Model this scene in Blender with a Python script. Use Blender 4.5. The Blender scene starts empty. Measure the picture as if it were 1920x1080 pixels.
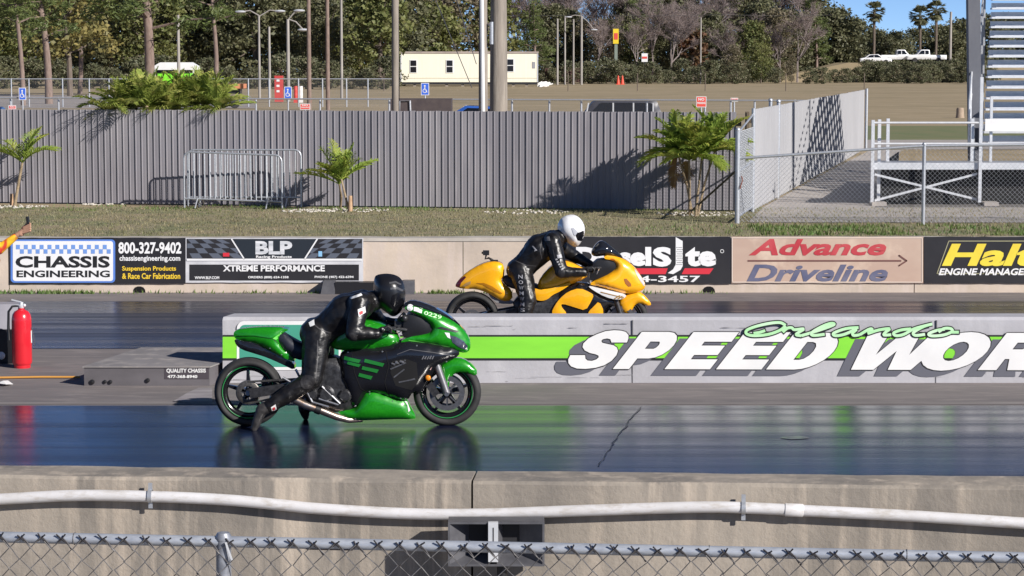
import bpy, bmesh, math, random
from mathutils import Vector, Matrix, geometry
from mathutils.bvhtree import BVHTree
random.seed(7)
SC = bpy.context.scene
COL = SC.collection
# ------------------------------------------------------------------ camera
F = 4500.0; H = 3.26; W0, H0 = 1920.0, 1080.0
PITCH = math.atan(432.0 / F)
cam_d = bpy.data.cameras.new("camera"); cam = bpy.data.objects.new("camera", cam_d); COL.objects.link(cam)
cam.location = (0, 0, H); cam.rotation_euler = (math.pi / 2 - PITCH, 0, 0)
cam_d.sensor_width = 36.0; cam_d.lens = F / W0 * 36.0; cam_d.clip_start = 0.2; cam_d.clip_end = 4000
SC.camera = cam
# ------------------------------------------------------------------ light
ELEV = math.radians(28); SX, SY = 0.76, -0.65
n_ = math.hypot(SX, SY); SUN = Vector((SX / n_ * math.cos(ELEV), SY / n_ * math.cos(ELEV), math.sin(ELEV)))
world = bpy.data.worlds.new("World"); SC.world = world; world.use_nodes = True
wn = world.node_tree; bg = wn.nodes['Background']; bg.inputs[1].default_value = 0.095
sky = wn.nodes.new('ShaderNodeTexSky'); sky.sky_type = 'NISHITA'; sky.sun_disc = False
sky.sun_elevation = ELEV; sky.sun_rotation = math.atan2(SUN.x, SUN.y); sky.air_density = 0.28; sky.dust_density = 0.0; sky.ozone_density = 4.0; sky.altitude = 0
wn.links.new(sky.outputs[0], bg.inputs[0])
sl = bpy.data.lights.new("sun", 'SUN'); sl.energy = 5.0; sl.angle = math.radians(0.5); sl.color = (1.0, 0.95, 0.89)
so = bpy.data.objects.new("sun", sl); COL.objects.link(so); so.rotation_euler = SUN.to_track_quat('Z', 'Y').to_euler(); so.location = (20, -20, 30)
SC.view_settings.view_transform = 'Standard'; SC.view_settings.look = 'None'; SC.view_settings.exposure = 0.34; SC.view_settings.gamma = 1.0
# ------------------------------------------------------------------ pixel helpers (1920x1080 photo pixels)
_Fv = Vector((0, math.cos(PITCH), -math.sin(PITCH))); _U = Vector((0, math.sin(PITCH), math.cos(PITCH)))
def ray(px, py): return _Fv * F + Vector((1, 0, 0)) * (px - W0 / 2) + _U * (H0 / 2 - py)
def at(px, py, Y):
    d = ray(px, py); return Vector((0, 0, H)) + d * (Y / d.y)
def gp(px, py, z=0.0):
    d = ray(px, py); return Vector((0, 0, H)) + d * ((z - H) / d.z)
SK = 0.2156   # the place's own cross direction leans this much in x per metre of y
# ------------------------------------------------------------------ materials
MATS = {}
def mat(name, c1, c2=None, scale=(4, 4, 4), rough=0.7, metal=0.0, bump=0.0, detail=5, lo=0.35, hi=0.65, coat=0.0, emit=None, c3=None, scale3=(1, 1, 1), rough2=None, spec=0.5, coord='pos', trans=0.0, bscale=None):
    if name in MATS: return MATS[name]
    m = bpy.data.materials.new(name); MATS[name] = m; m.use_nodes = True
    nt = m.node_tree; b = nt.nodes['Principled BSDF']
    b.inputs['Roughness'].default_value = rough; b.inputs['Metallic'].default_value = metal
    b.inputs['Specular IOR Level'].default_value = spec
    b.inputs['Coat Weight'].default_value = coat; b.inputs['Coat Roughness'].default_value = 0.04
    b.inputs['Base Color'].default_value = (*c1, 1)
    if trans: b.inputs['Transmission Weight'].default_value = trans
    if emit:
        b.inputs['Emission Color'].default_value = (*c1, 1); b.inputs['Emission Strength'].default_value = emit
    if c2 is not None or bump:
        if coord == 'pos':
            src = nt.nodes.new('ShaderNodeNewGeometry').outputs['Position']
        else:
            src = nt.nodes.new('ShaderNodeTexCoord').outputs['Object']
        def noise(sc, det=detail):
            mp = nt.nodes.new('ShaderNodeMapping'); mp.inputs['Scale'].default_value = sc
            nt.links.new(src, mp.inputs[0])
            nz = nt.nodes.new('ShaderNodeTexNoise'); nz.inputs['Scale'].default_value = 1; nz.inputs['Detail'].default_value = det; nz.inputs['Roughness'].default_value = 0.62
            nt.links.new(mp.outputs[0], nz.inputs['Vector']); return nz
        nz = noise(scale)
        if c2 is not None:
            mr = nt.nodes.new('ShaderNodeMapRange'); mr.inputs[1].default_value = lo; mr.inputs[2].default_value = hi
            nt.links.new(nz.outputs['Fac'], mr.inputs[0])
            mx = nt.nodes.new('ShaderNodeMix'); mx.data_type = 'RGBA'
            mx.inputs['A'].default_value = (*c1, 1); mx.inputs['B'].default_value = (*c2, 1)
            nt.links.new(mr.outputs[0], mx.inputs['Factor']); out = mx.outputs['Result']
            if c3 is not None:
                n3 = noise(scale3); m3 = nt.nodes.new('ShaderNodeMapRange'); m3.inputs[1].default_value = 0.5; m3.inputs[2].default_value = 0.68
                nt.links.new(n3.outputs['Fac'], m3.inputs[0])
                mx3 = nt.nodes.new('ShaderNodeMix'); mx3.data_type = 'RGBA'; mx3.inputs['B'].default_value = (*c3, 1)
                nt.links.new(out, mx3.inputs['A']); nt.links.new(m3.outputs[0], mx3.inputs['Factor']); out = mx3.outputs['Result']
            nt.links.new(out, b.inputs['Base Color'])
            if rough2 is not None:
                r2 = nt.nodes.new('ShaderNodeMapRange'); r2.inputs[1].default_value = lo; r2.inputs[2].default_value = hi; r2.inputs[3].default_value = rough; r2.inputs[4].default_value = rough2
                nt.links.new(nz.outputs['Fac'], r2.inputs[0]); nt.links.new(r2.outputs[0], b.inputs['Roughness'])
        if bump:
            nb = noise(bscale or scale)
            bp = nt.nodes.new('ShaderNodeBump'); bp.inputs['Strength'].default_value = 1.0; bp.inputs['Distance'].default_value = bump
            nt.links.new(nb.outputs['Fac'], bp.inputs['Height']); nt.links.new(bp.outputs[0], b.inputs['Normal'])
    return m
def leafmat(name, c1, c2, c3=None, sc=0.5):
    m = mat(name, c1, c2, (sc, sc, sc), 0.6, detail=4, lo=0.35, hi=0.65, c3=c3, scale3=(2.3, 2.3, 2.3))
    if m.get('done'): return m
    m['done'] = 1
    nt = m.node_tree; b = nt.nodes['Principled BSDF']; o = nt.nodes['Material Output']
    tr = nt.nodes.new('ShaderNodeBsdfTranslucent'); mx = nt.nodes.new('ShaderNodeMixShader'); mx.inputs[0].default_value = 0.3
    for l in list(nt.links):
        if l.to_socket == b.inputs['Base Color']: nt.links.new(l.from_socket, tr.inputs[0])
    nt.links.new(b.outputs[0], mx.inputs[1]); nt.links.new(tr.outputs[0], mx.inputs[2]); nt.links.new(mx.outputs[0], o.inputs[0])
    return m
def meshmat(name, c, cover):
    """chain-link cloth far away: wires far thinner than a pixel"""
    m = mat(name, c, rough=0.5)
    if m.get('done'): return m
    m['done'] = 1
    nt = m.node_tree; b = nt.nodes['Principled BSDF']; o = nt.nodes['Material Output']
    t = nt.nodes.new('ShaderNodeBsdfTransparent'); mx = nt.nodes.new('ShaderNodeMixShader'); mx.inputs[0].default_value = cover
    nt.links.new(t.outputs[0], mx.inputs[1]); nt.links.new(b.outputs[0], mx.inputs[2]); nt.links.new(mx.outputs[0], o.inputs[0])
    return m
# ------------------------------------------------------------------ objects
def tag(o, label=None, cat=None, group=None, kind=None):
    if label: o['label'] = label
    if cat: o['category'] = cat
    if group: o['group'] = group
    if kind: o['kind'] = kind
    return o
def woff(o):
    v = Vector((0, 0, 0))
    while o is not None: v += o.location; o = o.parent
    return v
def thing(name, loc, label, cat, group=None, kind=None):
    o = bpy.data.objects.new(name, None); COL.objects.link(o); o.location = loc; o.empty_display_size = 0.2
    return tag(o, label, cat, group, kind)
def children(o): return list(o.children)
def dup(o, parent=None):
    c = o.copy(); COL.objects.link(c)
    if parent is not None: c.parent = parent
    for ch in children(o): dup(ch, c)
    return c
def put(root, loc, rz=0.0, sc=1.0, label=None, group=None):
    r = dup(root); r.location = loc; r.rotation_euler = (0, 0, rz); r.scale = (sc, sc, sc) if not isinstance(sc, tuple) else sc
    if label: r['label'] = label
    if group: r['group'] = group
    return r
class MB:
    def __init__(s): s.v = []; s.f = []; s.mi = []; s.m = 0
    def add(s, vs, fs):
        o = len(s.v); s.v += [Vector(p) for p in vs]; s.f += [tuple(i + o for i in f) for f in fs]; s.mi += [s.m] * len(fs); return s
    def box(s, lo, hi, skew=0.0):
        x0, y0, z0 = lo; x1, y1, z1 = hi
        vs = [(x, y, z) for z in (z0, z1) for (x, y) in ((x0, y0), (x1, y0), (x1 + skew * (y1 - y0), y1), (x0 + skew * (y1 - y0), y1))]
        return s.add(vs, [(3, 2, 1, 0), (4, 5, 6, 7), (0, 1, 5, 4), (1, 2, 6, 5), (2, 3, 7, 6), (3, 0, 4, 7)])
    def obox(s, c, ex, ey, ez):
        c, ex, ey, ez = map(Vector, (c, ex, ey, ez))
        vs = [c + ex * a + ey * b + ez * d for d in (-1, 1) for (a, b) in ((-1, -1), (1, -1), (1, 1), (-1, 1))]
        return s.add(vs, [(3, 2, 1, 0), (4, 5, 6, 7), (0, 1, 5, 4), (1, 2, 6, 5), (2, 3, 7, 6), (3, 0, 4, 7)])
    def beam(s, p, q, a, b, up=(0, 0, 1)):
        p, q = Vector(p), Vector(q); d = q - p; u = Vector(up)
        side = d.cross(u)
        if side.length < 1e-6: side = d.cross(Vector((0, 1, 0)))
        side.normalize(); u = side.cross(d).normalized()
        return s.obox((p + q) / 2, d / 2, side * a / 2, u * b / 2)
    def tube(s, pts, r, n=8, cap=True, closed=False):
        pts = [Vector(p) for p in pts]; k = len(pts)
        rs = r if isinstance(r, (list, tuple)) else [r] * k
        vs = []; fs = []; prev = None
        for i, p in enumerate(pts):
            if closed: t = pts[(i + 1) % k] - pts[i - 1]
            else: t = pts[min(i + 1, k - 1)] - pts[max(i - 1, 0)]
            t.normalize()
            if prev is None:
                a = Vector((0, 0, 1)) if abs(t.z) < 0.9 else Vector((0, 1, 0))
                e1 = (a - t * a.dot(t)).normalized()
            else:
                e1 = (prev - t * prev.dot(t)); e1 = e1.normalized() if e1.length > 1e-6 else t.orthogonal().normalized()
            prev = e1; e2 = t.cross(e1)
            for j in range(n):
                a = 2 * math.pi * j / n; vs.append(p + (e1 * math.cos(a) + e2 * math.sin(a)) * rs[i])
        for i in range(k if closed else k - 1):
            a = i * n; b = ((i + 1) % k) * n
            for j in range(n): fs.append((a + j, a + (j + 1) % n, b + (j + 1) % n, b + j))
        if cap and not closed:
            fs.append(tuple(range(n - 1, -1, -1))); fs.append(tuple((k - 1) * n + j for j in range(n)))
        return s.add(vs, fs)
    def lathe(s, prof, c, ax=(0, 0, 1), n=20, ang=2 * math.pi, a0=0.0):
        c = Vector(c); ax = Vector(ax).normalized(); e1 = ax.orthogonal().normalized() if abs(ax.z) > 0.99 or abs(ax.y) < 0.99 else Vector((1, 0, 0))
        e2 = ax.cross(e1); vs = []; fs = []; full = abs(ang - 2 * math.pi) < 1e-6; m = len(prof)
        cnt = n if full else n + 1
        for i in range(cnt):
            a = a0 + ang * i / n; d = e1 * math.cos(a) + e2 * math.sin(a)
            for (r, h) in prof: vs.append(c + d * r + ax * h)
        for i in range(n):
            a = i * m; b = ((i + 1) % cnt) * m
            for j in range(m - 1): fs.append((a + j, b + j, b + j + 1, a + j + 1))
        return s.add(vs, fs)
    def ball(s, c, r, n=12, sc=(1, 1, 1)):
        k = max(6, n // 2 + 2); c = Vector(c); vs = [c + Vector((0, 0, -r * sc[2]))]; fs = []
        for i in range(1, k):
            t = -math.pi / 2 + math.pi * i / k
            for j in range(n):
                a = 2 * math.pi * j / n; vs.append(c + Vector((r * math.cos(t) * math.cos(a) * sc[0], r * math.cos(t) * math.sin(a) * sc[1], r * math.sin(t) * sc[2])))
        vs.append(c + Vector((0, 0, r * sc[2]))); L = len(vs) - 1
        for j in range(n):
            fs.append((0, 1 + (j + 1) % n, 1 + j)); fs.append((L, L - n + j, L - n + (j + 1) % n))
        for i in range(k - 2):
            for j in range(n):
                a = 1 + i * n; fs.append((a + j, a + (j + 1) % n, a + n + (j + 1) % n, a + n + j))
        return s.add(vs, fs)
    def capsule(s, p, q, r0, r1, n=12):
        p, q = Vector(p), Vector(q); d = q - p; L = d.length
        if L < 1e-5: return s.ball(p, r0, n)
        prof = []
        for i in range(6): a = -math.pi / 2 + math.pi / 2 * i / 5; prof.append((max(r0 * math.cos(a), 1e-4), r0 * math.sin(a)))
        for i in range(6): a = math.pi / 2 * i / 5; prof.append((max(r1 * math.cos(a), 1e-4), L + r1 * math.sin(a)))
        return s.lathe(prof, p, d, n)
    def poly(s, pts): return s.add(pts, [tuple(range(len(pts)))])
    def extrude(s, pts, d):
        pts = [Vector(p) for p in pts]; d = Vector(d); n = len(pts)
        s.add(pts + [p + d for p in pts], [tuple(range(n)), tuple(range(2 * n - 1, n - 1, -1))] + [(i, i + n, (i + 1) % n + n, (i + 1) % n) for i in range(n)])
        return s
    def build(s, name, mats, parent=None, smooth=True, origin=None, fix=True, angle=38):
        if not isinstance(mats, (list, tuple)): mats = [mats]
        if parent is not None: o0 = woff(parent)
        elif origin is not None: o0 = Vector(origin)
        else:
            xs = [p.x for p in s.v]; ys = [p.y for p in s.v]; zs = [p.z for p in s.v]
            o0 = Vector(((min(xs) + max(xs)) / 2, (min(ys) + max(ys)) / 2, min(zs)))
        me = bpy.data.meshes.new(name); me.from_pydata([tuple(p - o0) for p in s.v], [], s.f)
        for m in mats: me.materials.append(m)
        me.polygons.foreach_set('material_index', s.mi)
        if fix:
            b = bmesh.new(); b.from_mesh(me); bmesh.ops.recalc_face_normals(b, faces=b.faces); b.to_mesh(me); b.free()
        if smooth:
            me.polygons.foreach_set('use_smooth', [True] * len(me.polygons)); me.set_sharp_from_angle(angle=math.radians(angle))
        me.update()
        o = bpy.data.objects.new(name, me); COL.objects.link(o)
        if parent is not None: o.parent = parent
        else: o.location = o0
        return o
# ------------------------------------------------------------------ 2D helpers
def chaikin(P, it=1):
    for _ in range(it):
        Q = []
        for i in range(len(P)):
            a, b = P[i], P[(i + 1) % len(P)]
            Q.append((a[0] * .75 + b[0] * .25, a[1] * .75 + b[1] * .25)); Q.append((a[0] * .25 + b[0] * .75, a[1] * .25 + b[1] * .75))
        P = Q
    return P
def resample(P, st):
    out = []
    for i in range(len(P)):
        a, b = P[i], P[(i + 1) % len(P)]; L = math.hypot(b[0] - a[0], b[1] - a[1]); k = max(1, int(L / st))
        for j in range(k): t = j / k; out.append((a[0] + (b[0] - a[0]) * t, a[1] + (b[1] - a[1]) * t))
    return out
def inside(P, x, y):
    c = False; n = len(P); j = n - 1
    for i in range(n):
        if (P[i][1] > y) != (P[j][1] > y) and x < (P[j][0] - P[i][0]) * (y - P[i][1]) / (P[j][1] - P[i][1]) + P[i][0]: c = not c
        j = i
    return c
def edist(P, x, y):
    d = 1e9; n = len(P)
    for i in range(n):
        ax, ay = P[i]; bx, by = P[(i + 1) % n]; dx, dy = bx - ax, by - ay; L = dx * dx + dy * dy
        t = 0 if L == 0 else max(0, min(1, ((x - ax) * dx + (y - ay) * dy) / L))
        d = min(d, math.hypot(x - ax - t * dx, y - ay - t * dy))
    return d
def trimesh(P, st):
    R = resample(P, st); xs = [p[0] for p in P]; ys = [p[1] for p in P]; pts = list(R)
    y = min(ys) + st * .5; row = 0
    while y < max(ys):
        x = min(xs) + (st * .5 if row % 2 else 0)
        while x < max(xs):
            if inside(P, x, y) and edist(P, x, y) > st * .5: pts.append((x, y))
            x += st
        y += st * .87; row += 1
    r = geometry.delaunay_2d_cdt([Vector(p) for p in pts], [], [list(range(len(R)))], 1, 1e-6)
    return [(p.x, p.y) for p in r[0]], [tuple(f) for f in r[2]]
def inflate(mb, P, w, r, st=0.03, y0=0.0, wf=None, sm=1, tr=lambda p: p, rim=0.0):
    """solid symmetric about the plane y=y0: outline P in (x, z), half width w, edge rounded over r"""
    if sm: P = chaikin(P, sm)
    V, T = trimesh(P, st); n = len(V); A = []; B = []; hs = []; ed = []
    for (x, z) in V:
        d = edist(P, x, z); t = min(1, max(0, d) / r); h = w * (rim + (1 - rim) * math.sqrt(max(0, 1 - (1 - t) ** 2)))
        if wf: h *= wf(x, z)
        if d < 1e-5 and rim == 0: h = 0.001
        hs.append(h); ed.append(d < 1e-5)
    nb = [set() for _ in V]
    for t in T:
        for i in range(3): nb[t[i]].update((t[(i + 1) % 3], t[(i + 2) % 3]))
    for _ in range(5): hs = [hs[i] if ed[i] or not nb[i] else .45 * hs[i] + .55 * max(hs[i] * .6, sum(hs[j] for j in nb[i]) / len(nb[i])) for i in range(n)]
    for (x, z), h in zip(V, hs):
        A.append(tr(Vector((x, y0 - h, z)))); B.append(tr(Vector((x, y0 + h, z))))
    fs = list(T) + [tuple(n + i for i in reversed(t)) for t in T]
    cnt = {}
    for t in T:
        for i in range(3): e = (t[i], t[(i + 1) % 3]); cnt[e] = 1
    for (a, b) in cnt:
        if (b, a) not in cnt: fs.append((a, b, b + n, a + n))
    return mb.add(A + B, fs)
def stroke(P, w, closed=False, disc=8):
    """flat polys (list of point lists) of a thick line"""
    out = []; n = len(P)
    for i in range(n if closed else n - 1):
        a, b = P[i], P[(i + 1) % n]; dx, dy = b[0] - a[0], b[1] - a[1]; L = math.hypot(dx, dy) or 1e-6
        ox, oy = -dy / L * w / 2, dx / L * w / 2
        out.append([(a[0] + ox, a[1] + oy), (b[0] + ox, b[1] + oy), (b[0] - ox, b[1] - oy), (a[0] - ox, a[1] - oy)])
    if disc:
        for p in P: out.append([(p[0] + w / 2 * math.cos(2 * math.pi * k / disc), p[1] + w / 2 * math.sin(2 * math.pi * k / disc)) for k in range(disc)])
    return out
def tess(loops):
    L = [[Vector((p[0], p[1], 0)) for p in l] for l in loops]; flat = [p for l in loops for p in l]
    return flat, [tuple(t) for t in geometry.tessellate_polygon(L)]
def fill(mb, loops, fn):
    flat, T = tess(loops); mb.add([fn(p) for p in flat], T)
def plane_fn(Y): return lambda p: at(p[0], p[1], Y)
def rect(x0, y0, x1, y1): return [(x0, y0), (x1, y0), (x1, y1), (x0, y1)]
def rrect(x0, y0, x1, y1, r, n=5):
    out = []
    for (cx, cy, a) in ((x1 - r, y0 + r, -90), (x1 - r, y1 - r, 0), (x0 + r, y1 - r, 90), (x0 + r, y0 + r, 180)):
        for k in range(n + 1): t = math.radians(a + 90 * k / n); out.append((cx + r * math.cos(t), cy + r * math.sin(t)))
    return out
def circ(x, y, r, n=20, ry=None): return [(x + r * math.cos(2 * math.pi * k / n), y + (ry or r) * math.sin(2 * math.pi * k / n)) for k in range(n)]
_txt = {}
def text_geo(s, off, shear):
    k = (s, off, shear)
    if k in _txt: return _txt[k]
    c = bpy.data.curves.new('t', 'FONT'); c.body = s; c.offset = off; c.shear = shear; c.resolution_u = 3
    o = bpy.data.objects.new('t', c); COL.objects.link(o); bpy.context.view_layer.update()
    me = bpy.data.meshes.new_from_object(o.evaluated_get(bpy.context.evaluated_depsgraph_get()))
    V = [(v.co.x, v.co.y) for v in me.vertices]; Fc = [tuple(p.vertices) for p in me.polygons]
    bpy.data.objects.remove(o); bpy.data.curves.remove(c); bpy.data.meshes.remove(me)
    x0 = min(v[0] for v in V); x1 = max(v[0] for v in V); y0 = min(v[1] for v in V); y1 = max(v[1] for v in V)
    _txt[k] = ([((x - x0) / (x1 - x0), (y - y0) / (y1 - y0)) for x, y in V], Fc); return _txt[k]
def txt(mb, s, box, fn, off=0.02, shear=0.0):
    V, Fc = text_geo(s, off, shear); x0, y0, x1, y1 = box
    mb.add([fn((x0 + (x1 - x0) * u, y1 + (y0 - y1) * v)) for u, v in V], Fc)
def remeshed(mb, name, mats, parent, voxel, smooth=4, disp=0.0, dscale=0.1):
    o = mb.build(name, mats, parent, smooth=True, fix=True)
    r = o.modifiers.new('r', 'REMESH'); r.mode = 'VOXEL'; r.voxel_size = voxel
    if smooth: q = o.modifiers.new('s', 'SMOOTH'); q.factor = 0.5; q.iterations = smooth
    if disp:
        t = bpy.data.textures.get('folds%.3f' % dscale) or bpy.data.textures.new('folds%.3f' % dscale, 'CLOUDS'); t.noise_scale = dscale; t.noise_depth = 2
        d = o.modifiers.new('d', 'DISPLACE'); d.texture = t; d.strength = disp; d.mid_level = 0.5; d.texture_coords = 'LOCAL'
    bpy.context.view_layer.update()
    me = bpy.data.meshes.new_from_object(o.evaluated_get(bpy.context.evaluated_depsgraph_get()))
    old = o.data; o.modifiers.clear(); o.data = me; me.name = name; bpy.data.meshes.remove(old)
    if not me.materials:
        me.materials.append(mats if not isinstance(mats, (list, tuple)) else mats[0])
    me.polygons.foreach_set('use_smooth', [True] * len(me.polygons)); me.update()
    return o
def bvh_of(objs):
    vs = []; fs = []
    for o in objs:
        k = len(vs); w = woff(o); vs += [v.co + w for v in o.data.vertices]; fs += [tuple(i + k for i in p.vertices) for p in o.data.polygons]
    return BVHTree.FromPolygons(vs, fs)
def sticker(mb, bvh, P, tr, st=0.012, lift=0.004, side=-1):
    """lay a flat outline P (local x, z) on the nearest surface seen from the side"""
    V, T = trimesh(P, st); vs = []; ok = []
    for (x, z) in V:
        a = tr(Vector((x, side * 1.2, z))); h = bvh.ray_cast(a, Vector((0, -side, 0)), 3)
        ok.append(h[0] is not None); vs.append((h[0] + Vector((0, side * lift, 0))) if h[0] is not None else a)
    mb.add(vs, [t for t in T if all(ok[i] for i in t)])
# ------------------------------------------------------------------ shared materials
m_conc = mat('old_concrete', (0.318, 0.278, 0.232), (0.150, 0.137, 0.122), (1.8, 1.8, 0.7), 0.9, bump=0.006, lo=.38, hi=.68, c3=(0.41, 0.35, 0.285), scale3=(8, 8, 0.5), bscale=(22, 22, 22), detail=9)
m_cream = mat('cream_concrete', (0.60, 0.50, 0.405), (0.45, 0.38, 0.315), (0.9, 0.9, 1.6), 0.9, bump=0.003, c3=(0.58, 0.49, 0.43), scale3=(3, 3, 0.5), bscale=(14, 14, 14))
m_cap = mat('weathered_wall_top', (0.36, 0.33, 0.29), (0.48, 0.44, 0.39), (3, 3, 3), 0.9, bump=0.004)
m_paint = mat('grey_wall_paint', (0.43, 0.425, 0.455), (0.37, 0.365, 0.385), (0.7, 0.7, 2.5), 0.75, bump=0.003, bscale=(20, 20, 20), c3=(0.47, 0.465, 0.49), scale3=(3, 3, 0.6), detail=8)
m_galv = mat('galvanised_steel', (0.42, 0.44, 0.48), (0.55, 0.57, 0.60), (25, 25, 25), 0.42, 0.55)
m_alu = mat('aluminium', (0.62, 0.64, 0.67), (0.72, 0.73, 0.75), (8, 8, 8), 0.4, 0.35)
m_wire = mat('dull_wire', (0.08, 0.075, 0.078), (0.24, 0.23, 0.225), (30, 30, 30), 0.5, 0.4)
m_blk = mat('black_plastic', (0.012, 0.012, 0.014), rough=0.45)
m_dark = mat('dark_metal', (0.03, 0.03, 0.034), (0.07, 0.07, 0.075), (30, 30, 30), 0.4, 0.5)
m_white = mat('white_paint', (0.80, 0.80, 0.79), (0.72, 0.72, 0.72), (2, 2, 2), 0.5)
m_black = mat('black_paint', (0.012, 0.012, 0.014), (0.02, 0.02, 0.022), (3, 3, 3), 0.5)
# ================================================================== SETTING
Y_CW = gp(1160, 718.6).y            # face of the centre wall
Y_FW = gp(960, 549).y               # face of the far wall
Y_FE = gp(700, 391).y               # grey front fence
Z_CW = at(960, 595, Y_CW).z; Z_FW = at(960, 446, Y_FW).z
T_CW = 0.40
def sheet(name, x0, y0, x1, y1, z, m, nx=1, ny=1, skew=0.0):
    b = MB(); vs = [(x0 + (x1 - x0) * i / nx + skew * (y1 - y0) * j / ny, y0 + (y1 - y0) * j / ny, z) for j in range(ny + 1) for i in range(nx + 1)]
    b.add(vs, [(j * (nx + 1) + i, j * (nx + 1) + i + 1, (j + 1) * (nx + 1) + i + 1, (j + 1) * (nx + 1) + i) for j in range(ny) for i in range(nx)])
    return tag(b.build(name, m, smooth=False, origin=(0, 0, z)), kind='structure')
m_field = mat('dry_grass_ground', (0.34, 0.265, 0.16), (0.255, 0.205, 0.115), (0.06, 0.12, 0.1), 0.95, c3=(0.40, 0.31, 0.20), scale3=(0.3, 0.5, 0.3), bump=0.02, bscale=(9, 9, 9))
sheet('ground', -420, -60, 420, 560, 0.0, m_field)
m_lawn = mat('verge_turf', (0.30, 0.245, 0.15), (0.165, 0.185, 0.085), (0.7, 0.9, 1), 0.95, c3=(0.36, 0.285, 0.20), scale3=(2.2, 4, 2), bump=0.03, bscale=(25, 25, 25))
sheet('verge', -45, Y_FW + 0.3, 45, Y_FE + 0.5, 0.004, m_lawn)
m_pave = mat('old_asphalt', (0.205, 0.18, 0.175), (0.15, 0.135, 0.135), (0.5, 2.5, 1), 0.8, bump=0.002, bscale=(40, 40, 40), c3=(0.245, 0.215, 0.205), scale3=(2, 7, 2))
sheet('apron', -45, -10, 45, 14.3, 0.004, mat('apron_concrete', (0.30, 0.27, 0.235), (0.22, 0.2, 0.175), (1, 1, 1), 0.9))
sheet('track', -45, 14.3, 45, Y_FW + 0.05, 0.004, m_pave)
m_rub = mat('rubbered_track', (0.004, 0.007, 0.024), (0.010, 0.014, 0.036), (0.05, 3.0, 1), 0.125, rough2=0.30, lo=.38, hi=.66, bump=0.0011, bscale=(2.5, 36, 3), spec=0.32, c3=(0.014, 0.016, 0.028), scale3=(0.08, 5, 1), detail=8)  # blue in both rubber base colours stands in for reflected sky
m_rub2 = mat('rubbered_track_worn', (0.010, 0.012, 0.032), (0.026, 0.027, 0.042), (0.12, 3.0, 1), 0.22, rough2=0.42, bump=0.0015, bscale=(3, 40, 3), spec=0.3, c3=(0.09, 0.08, 0.08), scale3=(0.06, 4, 1))
yL0, yL1 = 14.3, gp(960, 762).y
sheet('near_lane', -45, yL0, 45, yL1, 0.008, m_rub)
yF0, yF1 = gp(200, 655).y, gp(200, 566).y
sheet('far_lane', -45, yF0, 45, yF1, 0.008, m_rub2)
sheet('starting_pad', -45, gp(100, 750).y + 0.004, gp(150, 700).x - 1.2, yF0 - 0.004, 0.0075, mat('rubber_streaked_pad', (0.07, 0.063, 0.07), (0.11, 0.098, 0.10), (0.3, 3, 1), 0.5, rough2=0.7, c3=(0.05, 0.05, 0.065), scale3=(0.4, 2, 1)))
b = MB(); za = .0085; b.poly([gp(-300, 757, za), gp(2300, 757, za), gp(2300, 754.5, za), gp(-300, 754.5, za)]); tag(b.build('lane_edge_line', mat('worn_pale_line', (.33, .30, .29), (.19, .17, .165), (.6, 9, 1), .85), smooth=False), kind='structure')
# pale worn patch and a crack across the lane
b = MB(); z = 0.012
b.poly([gp(*p, z) for p in ((325, 752), (352, 736), (372, 727), (398, 727), (398, 754), (360, 755))])
tag(b.build('worn_patch', mat('scuffed_grey', (0.34, 0.31, 0.32), (0.20, 0.18, 0.19), (2, 8, 1), 0.8), smooth=False), kind='structure')
b = MB(); P = [(1202, 762), (1187, 782), (1178, 789), (1168, 806), (1152, 826), (1146, 838), (1132, 856), (1122, 874)]
P = [gp(*p, 0.012) for p in P]
Q = []
for i in range(len(P) - 1):
    for k in range(4): Q.append(P[i] + (P[i + 1] - P[i]) * (k / 4) + Vector((random.uniform(-.012, .012), random.uniform(-.01, .01), 0)))
Q.append(P[-1]); vs = []
for q in Q: w = random.uniform(.003, .010); vs += [q - Vector((w, 0, 0)), q + Vector((w, 0, 0))]
b.add(vs, [(2 * i, 2 * i + 1, 2 * i + 3, 2 * i + 2) for i in range(len(Q) - 1)])
tag(b.build('track_crack', mat('crack_tar', (0.010, 0.011, 0.016), rough=0.35), smooth=False), kind='structure')
b = MB(); b.poly([gp(*p, 0.012) for p in ((1462, 821), (1470, 818.5), (1484, 818), (1500, 817), (1514, 819.5), (1518, 821.5), (1500, 823), (1482, 823.5))])
tag(b.build('oil_stain', mat('oil_black', (0.004, 0.005, 0.010), rough=0.14, spec=.3), smooth=False), kind='structure')
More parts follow.
